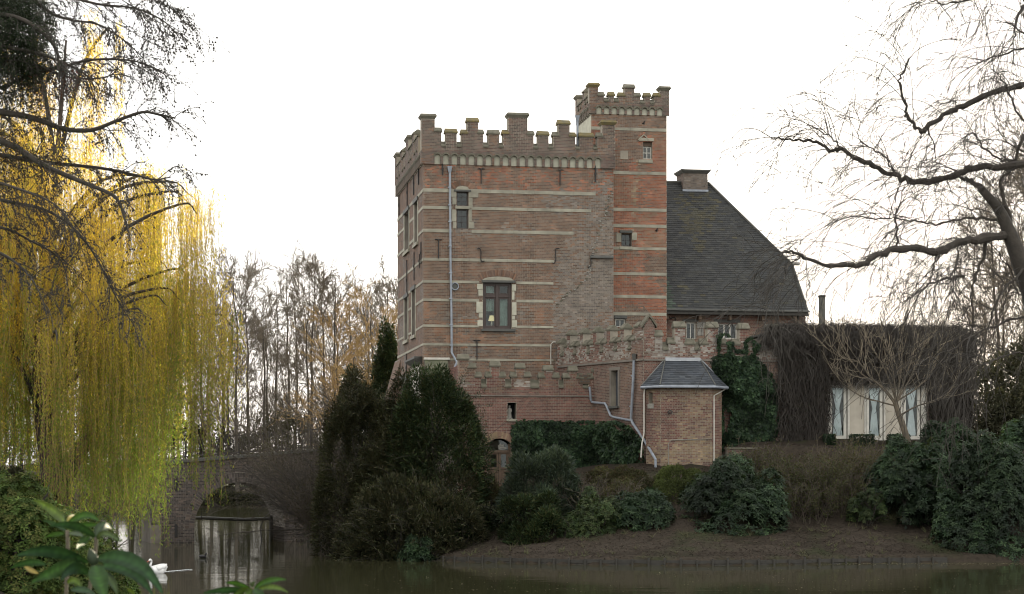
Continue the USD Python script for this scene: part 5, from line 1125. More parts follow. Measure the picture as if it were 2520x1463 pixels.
def hang(s, t, L):
    n = 7; k = np.arange(n) / (n - 1); d = cthick(s, t) * rc.uniform(.5, 1.05)
    wig = np.cumsum(rc.normal(0, .075, n)) + rc.normal(0, .35) * k * L * .5
    out.append((CF.pt(s + wig, t - L * k, d + np.cumsum(rc.normal(0, .03, n)) + .08 * np.sin(k * 3)), np.linspace(.022, .008, n) * rc.uniform(.6, 1.5)))
hol = [(CF.S(2037), CF.S(2282), zb_w, ft1)]
for _ in range(6500):
    s = rc.uniform(-.1, cwid + .25); tt_ = ctop(s); t = tt_ - (tt_ - 4.6) * rc.random() ** 1.3; L = rc.uniform(.3, 1.7)
    if s > hol[0][0] - .05 and s < hol[0][1] + .05 and t - L < ft1 + .05: L = t - ft1 - rc.uniform(-.3, .3)
    if L > .15: hang(s, t, L)
for _ in range(2600):
    s = rc.uniform(0, cwid + .15); tt_ = ctop(s); t = tt_ - abs(rc.normal(0, .5)); branchy(rc, CF.pt(s, t, rc.uniform(-.4, .15) if t > zt_w - .2 else cthick(s, t)), A3([rc.normal(0, .9), -.5, rc.normal(-.1, .5)]), rc.uniform(.3, .9), .007, 1, out, (3,), .9, -.22, 5, .45)
for _ in range(1800):
    a = rc.uniform(0, 1); yb = rc.uniform(0, 5); q = CO + e1 * (cwid + rc.uniform(-.3, .35)) + e2 * yb; t = zt_w - .25 - (zt_w - 4.5) * a ** 1.2; L = rc.uniform(.6, 2); n = 6; k = np.arange(n)[:, None] / 5
    out.append((np.append(q, t) - A3([0, 0, 1]) * L * k + np.cumsum(rc.normal(0, .05, (n, 3)), 0), np.linspace(.018, .008, n)))
for _ in range(200):
    branchy(rc, T2.pt(rc.uniform(T2.S(1885), T2L), rc.uniform(zt2 + .4, 10.4), rc.uniform(.0, .15)), A3([rc.normal(-.3, .6), -.4, rc.normal(-.2, .4)]), rc.uniform(.4, 1.0), .006, 1, out, (2,), .8, -.3, 4, .35)
build_curves('vines', out, M['twig_vine'], cr, kind='stuff')
n_ = 34000; s = rc.uniform(-.1, cwid + .2, n_); t = rc.uniform(4.6, zt_w + .1, n_); okc = t < zt_w + .1 - .9 * np.maximum(0, (s - (cwid - .7)) / 1.1) ** 2.2; s, t = s[okc], t[okc]; keepm = ~((s > hol[0][0]) & (s < hol[0][1]) & (t < ft1 + .12)); s, t = s[keepm], t[keepm]
nn = meshkit.fbm(np.stack([s * .8, t * .7, s * 0 + 4.], -1), 3, 72); lowm = (rc.random(len(s)) < np.clip((t - 4.6) / 1.6, .15, 1)); s, t, nn = s[lowm], t[lowm], nn[lowm]
v, f, c = leafquads(CF.pt(s, t, .02 + (.1 + .55 * nn) * rc.uniform(.3, .95, len(s))), -CF.ey + rc.normal(0, .35, (len(s), 3)), CF.n + rc.normal(0, .5, (len(s), 3)), rc.uniform(.10, .24, len(s)), .045, pal(rc, [(.030, .024, .020), (.023, .020, .017), (.042, .033, .026), (.028, .030, .018)], len(s), .3))
obj('dead_foliage', (v, f), M['leafdry'], cr, col=c, kind='stuff')

# ------------------------------------------------------------------ shrubs on the castle bank
RG = None
bush('yew', 'tall dark green yew in front of the keep corner', 'yew', 960, 1205, 938, 1380, 82, 'conifer', 401, 66000, nl=44, rr=(.28, .44), pw=3.2)
bush('yew', 'broad dark yew with olive tint between the bridge end and the taller yew', 'yew', 785, 1015, 985, 1372, 83.5, 'yewolive', 402, 52000, nl=44, rr=(.28, .44), pw=2.8)
bush('yew', 'low dark yew hanging over the water below the tall yew', 'yew', 850, 1190, 1190, 1382, 80.6, 'yewolive', 403, 30000, nl=40, rr=(.24, .42))
bush('yew', 'olive yew filling the gap between the two taller yews', 'yew', 885, 1070, 985, 1375, 82.4, 'yewolive', 419, 34000, nl=36, rr=(.28, .44), pw=2.6)
bush('cypress', 'dark upright evergreen behind the left corner of the keep', 'evergreen', 918, 990, 852, 1080, 118, 'conifer', 404, 12000, nl=30, scale=1.6)
bush('laurel_bush', 'rounded grey-green narrow-leaved bush before the annex ivy', 'bush', 1222, 1432, 1124, 1290, 81.5, 'laurel', 405, 9000, nl=26)
bush('low_conifer', 'low blackish conifer in front of the grey-green bush', 'conifer', 1222, 1396, 1226, 1368, 79.3, 'conifer', 406, 11000, nl=24)
bush('brown_green_shrub', 'rounded brown-green shrub before the foot of the downpipe', 'shrub', 1448, 1612, 1146, 1235, 82.5, 'olive', 407, 9000, nl=22)
bush('fresh_green_shrub', 'bright yellow-green low shrub at the turret foot', 'shrub', 1606, 1745, 1152, 1225, 83, 'fresh', 408, 7000, nl=18)
bush('rhododendron', 'rhododendron with light green shoots left of the wide rhododendron', 'rhododendron', 1392, 1560, 1222, 1356, 79.0, 'lowgreen', 409, 9000, nl=20)
bush('rhododendron', 'dark rhododendron directly below the brown-green shrub', 'rhododendron', 1480, 1665, 1208, 1350, 79.6, 'rhodo', 410, 11000, nl=22)
bush('rhododendron', 'wide dark rhododendron below the right edge of the corner turret', 'rhododendron', 1660, 1935, 1150, 1358, 79.8, 'rhodo', 411, 20000, nl=30)
bush('rhododendron', 'dark rhododendron under the small bare tree', 'rhododendron', 2130, 2345, 1088, 1270, 82, 'rhodo', 412, 15000, nl=28)
bush('rhododendron', 'huge dark rhododendron at the right edge reaching the water', 'rhododendron', 2300, 2560, 1098, 1392, 79.5, 'rhodo', 413, 26000, nl=40)
bush('rhododendron', 'rhododendron rising beside the right end of the french windows', 'rhododendron', 2250, 2440, 1050, 1200, 84, 'rhodo', 414, 12000, nl=24)
bush('rhododendron', 'high rhododendron above the huge one at the right edge', 'rhododendron', 2400, 2600, 1040, 1260, 82.5, 'rhodo', 415, 14000, nl=28)
bush('variegated_shrub', 'small pale yellow-green shrub at the foot of the small bare tree', 'shrub', 2250, 2335, 1088, 1140, 83.2, 'fresh', 416, 3500, nl=12)
bush('evergreen_hedge', 'tall dark evergreen hedge right of the creeper-clad wing', 'hedge', 2395, 2640, 940, 1130, 90, 'thicket', 417, 9000, nl=26)
bush('fern_shrub', 'small dark green plant overhanging the timber edge', 'shrub', 985, 1080, 1325, 1388, 78.5, 'rhodo', 418, 3000, nl=10)
for k, (u0, u1) in enumerate(((2029, 2052), (2094, 2147), (2188, 2234), (2276, 2335))):
    w = (u1 - u0) * 88.6 / FOC / 2; x = P((u0 + u1) / 2, 0, 88.6)[0]; zt3 = P(0, 1071, 88.6)[2]
    lab = ['tall narrow clipped box left of the first french window', 'clipped box block between the first and second french windows', 'clipped box block hidden behind the small bare tree', 'clipped box block right of the last french window'][k]
    t = thing('box_hedge', lab, 'hedge', loc=(x, 88.6, 0)); z0 = G(x, 88.6) - .1; rng = np.random.default_rng(430 + k)
    n = 2600; d = rng.uniform(-1, 1, (n, 3)); a = rng.integers(0, 3, n); d[np.arange(n), a] = np.sign(d[np.arange(n), a]); q = d * A3([w, .45, (zt3 - z0) / 2]) * (1 + rng.normal(0, .04, (n, 1))) + A3([0, 0, (zt3 + z0) / 2])
    v, f, c = leafquads(q, rng.normal(0, 1, q.shape), d + rng.normal(0, .5, q.shape), rng.uniform(.05, .09, n), .045, pal(rng, BUSH['box']['cols'], n)); obj('foliage', (v, f), M['leaf'], t, col=c, kind='stuff')
    out = []; [branchy(rng, A3([rng.uniform(-.5, .5) * w, 0, z0]), A3([0, 0, 1]), (zt3 - z0) * .8, .015, 1, out, (4,)) for _ in range(5)]; build_curves('stem', out, M['twig'], t)
br_c = ((.075, .06, .036), (.06, .066, .028), (.07, .08, .03), (.05, .06, .025))
twigbush('twiggy_shrub', 'brown leafless twiggy shrub between the wide rhododendron and the garden wall', 'shrub', 1850, 2010, 1135, 1240, 82.2, 441, 60, leaf=br_c, nleaf=6000)
twigbush('twiggy_shrub', 'dense brown twiggy shrub in the middle of the bare bank', 'shrub', 1960, 2150, 1150, 1255, 81.8, 442, 60, leaf=br_c, nleaf=8000)
twigbush('twiggy_shrub', 'straw-coloured twiggy shrub below the french windows', 'shrub', 1990, 2200, 1098, 1200, 84, 443, 70, mat='twig_pale', leaf=((.085, .075, .03), (.06, .075, .025)), nleaf=4000)
twigbush('twiggy_shrub', 'sparse brown shrub in front of the garden wall', 'shrub', 1800, 1960, 1100, 1190, 84.5, 444, 50, leaf=((.06, .07, .025), (.075, .065, .03)), nleaf=3000)
twigbush('twiggy_shrub', 'thin twiggy shrub between the dark rhododendron and the fresh green shrub', 'shrub', 1430, 1560, 1185, 1280, 80.6, 445, 70, leaf=((.07, .07, .03),), nleaf=1200)
bush('low_green_shrub', 'small light green shrub low on the bare bank', 'shrub', 2085, 2180, 1200, 1268, 80.9, 'lowgreen', 446, 2600, nl=10)
bush('low_green_shrub', 'small light green plant beside the low blackish conifer', 'shrub', 1372, 1452, 1270, 1345, 78.9, 'lowgreen', 447, 2400, nl=10)
bush('weedy_shrub', 'olive weedy growth below the arched annex door', 'shrub', 1150, 1240, 1165, 1270, 82.6, 'olive', 448, 5000, nl=16)
bush('brown_green_shrub', 'low brown-green shrub between the grey-green bush and the dark rhododendron', 'shrub', 1428, 1600, 1188, 1275, 81.4, 'olive', 449, 6000, nl=18)
bush('fresh_green_shrub', 'yellow-green shrub filling the slope left of the wide dark rhododendron', 'shrub', 1590, 1735, 1182, 1270, 81.6, 'fresh', 450, 6000, nl=18)
twigbush('twiggy_shrub', 'low brown twiggy scrub right of the wide dark rhododendron', 'shrub', 1900, 2060, 1190, 1282, 80.9, 454, 50, leaf=br_c, nleaf=3500)
# multi-stemmed shrubs leaning over the bridge arch
rng = np.random.default_rng(451); floor_r(.0055)
ls_ = thing('leaning_shrub', 'dark leafless multi-stemmed shrub leaning left over the bridge arch', 'shrub'); stems, out = [], []
b0 = P(835, 1318, 87.5)
for k in range(18):
    d = A3([-1.0 + rng.normal(0, .45), rng.normal(-.05, .35), .75 + rng.normal(0, .35)]); o_ = []
    branchy(rng, b0 + A3([rng.normal(0, .6), rng.normal(0, .6), -.2]), d, rng.uniform(3.2, 6.5), rng.uniform(.022, .05), 0, o_, (), .8, -.03, 9, .16)
    stems.append(o_[0]); limbtwigs(rng, o_[0][0], .16, 1.2, .007, out, -.03, 1, (3,), (-.3, 0, .15), .25, .8)
mb = MB(); [mb.add(tube(p, w / 2, 5)) for p, w in stems]; mb.build('stems', M['bark'], ls_); build_curves('twigs', out, M['twig'], ls_, kind='stuff')
twigbush('leaning_shrub', 'upright olive-brown thicket between bridge railing and yew', 'shrub', 740, 880, 960, 1310, 90, 452, 50, mat='twig_brown', leaf=((.05, .05, .028), (.04, .042, .022)), nleaf=6000, lean=(-.25, 0, 0), depth2=(9, 4))
twigbush('leaning_shrub', 'brown drooping thicket over the right bridge abutment', 'shrub', 790, 930, 1130, 1330, 86.5, 453, 45, mat='twig_brown', leaf=((.05, .045, .028),), nleaf=3500, lean=(-.35, -.1, 0), depth2=(8, 4))
# leaf litter on the bank and flotsam on the water
rng = np.random.default_rng(461); n = 42000; x = rng.uniform(-6, 22, n); y = rng.uniform(75, 88, n); ok = ~shapely.contains_xy(POND, x, y); x, y = x[ok], y[ok]
q = np.stack([x, y, ground(x, y) + .015], 1); v, f, c = leafquads(q, rng.normal(0, 1, q.shape) * A3([1, 1, .25]), A3([0, 0, 1]) + rng.normal(0, .25, q.shape), rng.uniform(.04, .085, len(q)), .04, pal(rng, [(.050, .031, .024), (.033, .025, .020), (.055, .042, .032), (.028, .023, .018)], len(q), .3))
obj('leaf_litter', (v, f), M['litter'], col=c, kind='stuff', label='brown fallen leaves scattered over the bare castle bank', cat='leaf litter')
tuf = []
for _ in range(420):
    x_, y_ = rng.uniform(-5, 21), rng.uniform(75.2, 82.5)
    if POND.contains(shapely.Point(x_, y_)) or meshkit.fbm(A3([[x_ * .5, y_ * .7, 2.]]), 2, 17)[0] < .47: continue
    z_ = G(x_, y_)
    for _ in range(9): tuf.append((np.array([[x_, y_, z_ - .03]]) + np.outer([0, .5, 1], [rng.normal(0, .12), rng.normal(0, .12), rng.uniform(.10, .32)]) - np.outer([0, 0, 1], [0, 0, .05]), np.array([.012, .010, .006])))
build_curves('grass_tufts', tuf, M['tuft'], None, kind='stuff', label='thin tufts of grass and weeds on the bare castle bank', cat='grass')
n = 900; u = np.concatenate([rng.uniform(2000, 2600, 600), rng.uniform(900, 2500, 300)]); vv = np.concatenate([1386 + np.abs(rng.normal(0, 2.2, 600)) , rng.uniform(1391, 1460, 300)]); Yw = EYE * FOC / (vv - HV)
q = np.stack([(u - CU) / FOC * Yw, Yw, np.full(n, .006)], 1); v, f, c = leafquads(q, rng.normal(0, 1, q.shape) * A3([1, 1, .02]), np.tile(A3([0, 0, 1.]), (n, 1)), rng.uniform(.04, .10, n), .04, pal(rng, [(.30, .27, .18), (.22, .19, .12), (.16, .13, .08)], n, .3))
obj('floating_leaves', (v, f), M['litter'], col=c, kind='stuff', label='pale fallen leaves floating on the dark moat', cat='floating leaves')

# ------------------------------------------------------------------ small bare tree before the french windows
rng = np.random.default_rng(471)
ft = thing('small_bare_tree', 'small bare tree with upturned pale branches before the french windows', 'tree')
Yt = 84.5; mb = MB()
tr = smooth_line([P(2236, 1100, Yt), P(2226, 1060, Yt), P(2212, 1020, Yt), P(2203, 990, Yt)], 4); tr[0, 2] -= .6; mb.add(tube(tr, np.linspace(.16, .11, len(tr)), 8)); mb.build('trunk', M['twig_pale'], ft)
limbs = [[(2206, 1000), (2180, 965), (2145, 930), (2110, 890), (2070, 880), (2020, 845), (2005, 815)], [(2204, 985), (2190, 940), (2168, 890), (2140, 850), (2105, 800), (2085, 780)], [(2206, 990), (2215, 930), (2220, 870), (2222, 810), (2235, 760)], [(2206, 990), (2235, 940), (2262, 880), (2280, 820), (2290, 770)],
         [(2215, 1022), (2255, 1000), (2300, 985), (2340, 960), (2362, 910), (2368, 860)], [(2204, 990), (2200, 930), (2190, 870), (2165, 820), (2160, 770)], [(2210, 1000), (2170, 990), (2120, 975), (2075, 945), (2045, 905)], [(2210, 985), (2250, 960), (2290, 920), (2310, 870), (2325, 800)], [(2204, 990), (2170, 950), (2120, 920), (2085, 870), (2050, 800), (2040, 765)], [(2208, 990), (2228, 930), (2250, 860), (2245, 800), (2255, 745)]]
out = []
for k, L in enumerate(limbs):
    l = smooth_line([P(u, v, Yt + (k % 5 - 2) * .35 * i / 3) for i, (u, v) in enumerate(L)], 4); mb = MB(); mb.add(tube(l, np.linspace(.042, .010, len(l)), 6)); mb.build('limb', M['twig_pale'], ft)
    limbtwigs(rng, l, .22, 1.3, .011, out, .10, 1, (3,), (0, -.1, .5), .2, .9)
build_curves('twigs', out, M['twig_fig'], ft, kind='stuff')

floor_r(.004)
# ------------------------------------------------------------------ weeping willow on the left bank
rng = np.random.default_rng(501)
YW = 75.0; wx = P(150, 0, YW)[0]; wz = G(wx, YW)
wl = thing('weeping_willow', 'tall golden weeping willow trailing its strands over the water at the left', 'willow')
tr = smooth_line([(wx - .2, YW, wz - .5), (wx - .05, YW, wz + 1.2), (wx - .35, YW, wz + 3.2), (wx - .75, YW, wz + 6), (wx - .7, YW + .1, wz + 9), (wx - .3, YW, wz + 13), (wx + .2, YW, wz + 19.5)], 4)
obj('trunk', tube(tr, np.interp(np.arange(len(tr)), [0, 4, 8, 12, 16, 20, 24], [.85, .62, .50, .38, .26, .14, .04]), 12), M['willow_bark'], wl, smooth=True)
fork = smooth_line([(wx + .05, YW - .1, wz + 2.4), (wx + .75, YW - .15, wz + 3.6), (wx + 1.15, YW, wz + 4.1), (wx + 1.2, YW, wz + 4.6)], 3); obj('broken_limb', tube(fork, np.linspace(.38, .2, len(fork)), 9), M['willow_bark'], wl, smooth=True)
tops, limbs_ = [], []
for k in range(34):
    a = k * 2.39996 + rng.uniform(-.2, .2); hh = rng.uniform(.15, 1.0); i = int(8 + hh * 14); b0 = tr[min(i, len(tr) - 1)]
    reach = rng.uniform(.6, 1.0) * np.interp(hh, [0, .5, 1], [6.6, 6.0, 3.4]); e = A3([wx + .3 + reach * math.cos(a), YW + reach * math.sin(a), b0[2] + np.interp(hh, [0, 1], [4.0, 4.2]) * rng.uniform(.6, 1.2)])
    m_ = (b0 + e) / 2 + A3([0, 0, 1.1]); l = smooth_line([b0, m_, e, e + unit(e - m_) * .8 - A3([0, 0, .7])], 4); limbs_.append(l); tops.append(l)
mb = MB(); [mb.add(tube(l, np.linspace(.11, .015, len(l)), 6)) for l in limbs_]; mb.build('limb', M['bark'], wl)
NS = 2600; strands, LP, LT, LC = [], [], [], []
def strand(p, zb, gold):
    L = p[2] - zb
    if L < .6: return
    n = max(5, int(L / .6)); k = np.linspace(0, 1, n)
    sw = np.cumsum(rng.normal(0, .06, (n, 2)), 0)
    pts = np.column_stack([p[0] + sw[:, 0], p[1] + sw[:, 1], p[2] - L * k]); strands.append((pts, np.full(n, .007)))
    m = int(L * 14); t = np.sort(rng.uniform(0, n - 1.001, m)); i = t.astype(int); q = pts[i] + (pts[i + 1] - pts[i]) * (t - i)[:, None]; a = rng.uniform(0, 6.28, m)
    LP.append(q + rng.normal(0, .035, q.shape) * A3([1, 1, .3])); LT.append(np.column_stack([np.cos(a) * .55, np.sin(a) * .55, -rng.uniform(.3, 1.2, m)]))
    up = np.clip((q[:, 2] - 3.5) / 9.5, 0, 1) * 1.05 - .15 + (gold - .5) * 1.5
    g = np.clip(up + rng.normal(0, .15, m), 0, 1)[:, None]
    LC.append((A3([.135, .195, .034]) * (1 - g) + A3([.64, .45, .065]) * g) * np.exp(rng.normal(0, .15, (m, 1))))
ANCH = []
for k in range(560):
    l = limbs_[rng.integers(0, len(limbs_))]; i = rng.uniform(.25, 1) * (len(l) - 1.01); j = int(i); p = l[j] + (l[j + 1] - l[j]) * (i - j) + A3([rng.normal(0, .45), rng.normal(0, .45), rng.normal(0, .25)])
    ANCH.append(p)
for p0 in ANCH:
    dx0 = p0[0] - wx; cl = rng.random(); gold = meshkit.fbm(A3([[p0[0] * .55, p0[1] * .4, 8.5]]), 2, 6)[0] + rng.normal(0, .16); ns = rng.integers(3, 9); zc0 = rng.exponential(1.0)
    for _ in range(ns):
        p = p0 + A3([rng.normal(0, .13), rng.normal(0, .13), rng.normal(0, .3)]); dx = p[0] - wx
        zb = 1.0 + 2.4 * cl * cl + zc0 + rng.exponential(.5)
        if dx > 3.3: zb = np.interp(dx, [3.3, 4.1, 4.7, 6.6], [2.2, 3.4, 5.6, 6.6]) + zc0 * .8 + rng.normal(0, .6) - (2.2 if cl < .12 else 0)
        if dx < -1.5: zb += 2.2
        if -1.3 < dx < .75 and p[1] < YW + .8: zb += 4.0 + 2.5 * cl
        if rng.random() < .3: zb += (p[2] - zb) * rng.uniform(.1, .6)
        strand(p, max(zb, .35), gold)
for cxs, zb0 in ((5.05, 2.9), (5.5, 3.9), (5.75, 2.0), (6.25, 5.2)):
    for k in range(16): strand(A3([wx + cxs + rng.normal(0, .14), YW + rng.normal(0, .5), 11 + rng.normal(0, .5)]), zb0 + rng.exponential(.6), .55)
LP, LT, LC = np.vstack(LP), np.vstack(LT), np.vstack(LC)
v, f, c = leafquads(LP, LT, rng.normal(0, 1, LP.shape), rng.uniform(.08, .15, len(LP)), .032, LC)
obj('leaves', (v, f), M['willow'], wl, col=c, kind='stuff'); build_curves('strands', strands, M['twig_gold'], wl, kind='stuff')

# ------------------------------------------------------------------ dark larch at the upper left, nearer than the willow
rng = np.random.default_rng(521); YL = 27.0; floor_r(.0024)
la = thing('larch', 'dark nearly bare larch with drooping twigs and small cones entering at the upper left', 'larch')
lx = P(-170, 0, YL)[0]; trl = smooth_line([(lx, YL + .5, 1.8), (lx, YL + .5, 6), (lx + .05, YL + .5, 10), (lx, YL + .5, 15)], 3); obj('trunk', tube(trl, np.linspace(.34, .14, len(trl)), 10), M['bark'], la, smooth=True)
LL_ = [([(-170, 230), (-60, 262), (0, 276), (60, 285), (110, 300), (160, 318), (225, 320), (290, 296), (350, 276), (392, 282), (432, 291)], .055, 0),
       ([(-170, 300), (-60, 330), (0, 346), (50, 370), (100, 402), (150, 426), (220, 455), (280, 482), (300, 515), (312, 560)], .060, -.8),
       ([(-170, 350), (-50, 372), (40, 388), (120, 400), (250, 414), (330, 430), (380, 442), (420, 436)], .04, .8), ([(-170, 190), (-60, 205), (0, 216), (60, 190), (150, 165), (220, 148), (290, 146), (350, 155), (400, 180)], .035, .4),
       ([(-170, 20), (-40, 30), (60, 50), (130, 108), (145, 160), (146, 205)], .045, -.5), ([(-120, -60), (30, -40), (85, 0), (130, 35), (180, 50), (240, 60), (300, 95), (340, 130)], .03, .6), ([(-170, 100), (-50, 110), (40, 120), (120, 140), (190, 170), (230, 200)], .04, -.2),
       ([(-170, 470), (-60, 480), (40, 500), (120, 520), (190, 570), (240, 640), (290, 740), (330, 800)], .03, .2), ([(-170, 600), (-40, 610), (30, 640), (80, 690), (110, 750)], .03, -.6), ([(-170, -20), (0, -30), (120, -20), (240, 10), (330, 20), (400, 50), (440, 90)], .03, .9), ([(-170, 420), (-40, 440), (60, 470), (130, 500), (170, 540)], .03, -1), ([(-150, 160), (0, 150), (80, 158), (170, 190), (260, 190), (300, 160)], .03, 0), ([(-170, 540), (0, 560), (70, 590), (150, 640), (170, 720)], .025, .5)]
tw, cones_at, needles_at = [], [], []
for L, r, dy in LL_:
    l = smooth_line([P(u, v_, YL + dy * (.3 + i / len(L))) for i, (u, v_) in enumerate(L)], 4); obj('limb', tube(l, np.linspace(r, r * .22, len(l)), 7), M['bark'], la, smooth=True)
    n0 = len(tw); limbtwigs(rng, l, .052, .50, .0065, tw, -.16, 1, (5,), (.25, 0, -.25), .08, 1.0, .32)
    for p, w in tw[n0:]:
        for q in p[1:]:
            if rng.random() < .30: cones_at.append(q + rng.normal(0, .012, 3))
for L in ([(300, 0), (350, 30), (400, 60), (440, 75)], [(290, -30), (370, 0), (420, 20), (450, 40)], [(300, 150), (350, 170), (390, 190), (425, 195)], [(250, 40), (320, 75), (380, 110), (430, 120)], [(340, -40), (390, 0), (430, 30), (458, 62)], [(390, 440), (430, 410), (450, 420)]):
    l = smooth_line([P(u, v_, YL - .5) for u, v_ in L], 4); n0 = len(tw); tw.append((l, np.linspace(.014, .004, len(l)))); limbtwigs(rng, l, .07, .42, .004, tw, -.12, 1, (4,), (.3, 0, -.1), .1, .8)
    for p, w in tw[n0:]:
        for q in p[1:]:
            if rng.random() < .35: cones_at.append(q + rng.normal(0, .012, 3))
build_curves('twigs', tw, M['twig'], la, kind='stuff')
q = A3(cones_at); o = np.array([[1, 0, 0], [-1, 0, 0], [0, 1, 0], [0, -1, 0], [0, 0, 1.2], [0, 0, -1.2]]) ; R = rng.uniform(.007, .016, len(q))
of = np.array([[0, 2, 4], [2, 1, 4], [1, 3, 4], [3, 0, 4], [2, 0, 5], [1, 2, 5], [3, 1, 5], [0, 3, 5]])
obj('cones', ((q[:, None] + o[None] * R[:, None, None]).reshape(-1, 3), (of[None] + 6 * np.arange(len(q))[:, None, None]).reshape(-1, 3)), M['twig'], la, kind='stuff')
nq, nc = [], []
for (u0, v0, su, sv, n, cols) in ((30, 60, 75, 90, 22000, [(.022, .032, .016), (.016, .024, .013), (.03, .04, .02)]), (0, 170, 80, 110, 15000, [(.022, .032, .016), (.018, .026, .014)]), (235, 185, 32, 22, 1500, [(.10, .035, .030), (.075, .03, .026)]), (150, 215, 75, 36, 4500, [(.085, .035, .028), (.06, .028, .022)]), (60, 340, 110, 90, 9000, [(.03, .034, .016), (.06, .035, .02)]), (60, 520, 70, 60, 1500, [(.075, .045, .02), (.05, .03, .018)])):
    k = rng.integers(0, len(tw), n * 4); pq = np.array([tw[i][0][rng.integers(1, len(tw[i][0]))] for i in k]); uu = CU + pq[:, 0] / pq[:, 1] * FOC; vv_ = HV - (pq[:, 2] - EYE) / pq[:, 1] * FOC
    wgt = np.exp(-((uu - u0) / su) ** 2 - ((vv_ - v0) / sv) ** 2); ok = rng.random(len(pq)) < wgt * .8; pq = pq[ok][:n]; nq.append(pq + rng.normal(0, .03, pq.shape)); nc.append(pal(rng, cols, len(pq)))
for L, n in (([(-150, -30), (-40, 10), (60, 40), (110, 70)], 9000), ([(-150, 60), (-40, 80), (40, 100), (95, 130)], 9000), ([(-150, 130), (-40, 150), (50, 165), (110, 185)], 6000), ([(-150, 0), (0, 0), (100, 10)], 6000)):
    l = smooth_line([P(u, v_, YL + .3) for u, v_ in L], 6); obj('bough', tube(l, np.linspace(.03, .008, len(l)), 6), M['bark'], la)
    k = rng.uniform(0, len(l) - 1.01, n); i_ = k.astype(int); p_ = l[i_] + (l[i_ + 1] - l[i_]) * (k - i_)[:, None]; hgt = rng.gamma(2.0, .11, n); p_ = p_ + np.column_stack([rng.normal(0, .10, n), rng.normal(0, .25, n), -hgt + .12]); gapn = meshkit.fbm(p_ * 4.5, 2, 8); ok = gapn > .42
    nq.append(p_[ok]); nc.append(pal(rng, [(.022, .032, .016), (.016, .024, .013), (.03, .04, .02)], ok.sum()))
nq, nc = np.vstack(nq), np.vstack(nc); v, f, c = leafquads(nq, rng.normal(0, 1, nq.shape) + A3([.2, 0, -.4]), rng.normal(0, 1, nq.shape), rng.uniform(.04, .09, len(nq)), .013, nc); obj('needles', (v, f), M['needle'], la, col=c, kind='stuff')

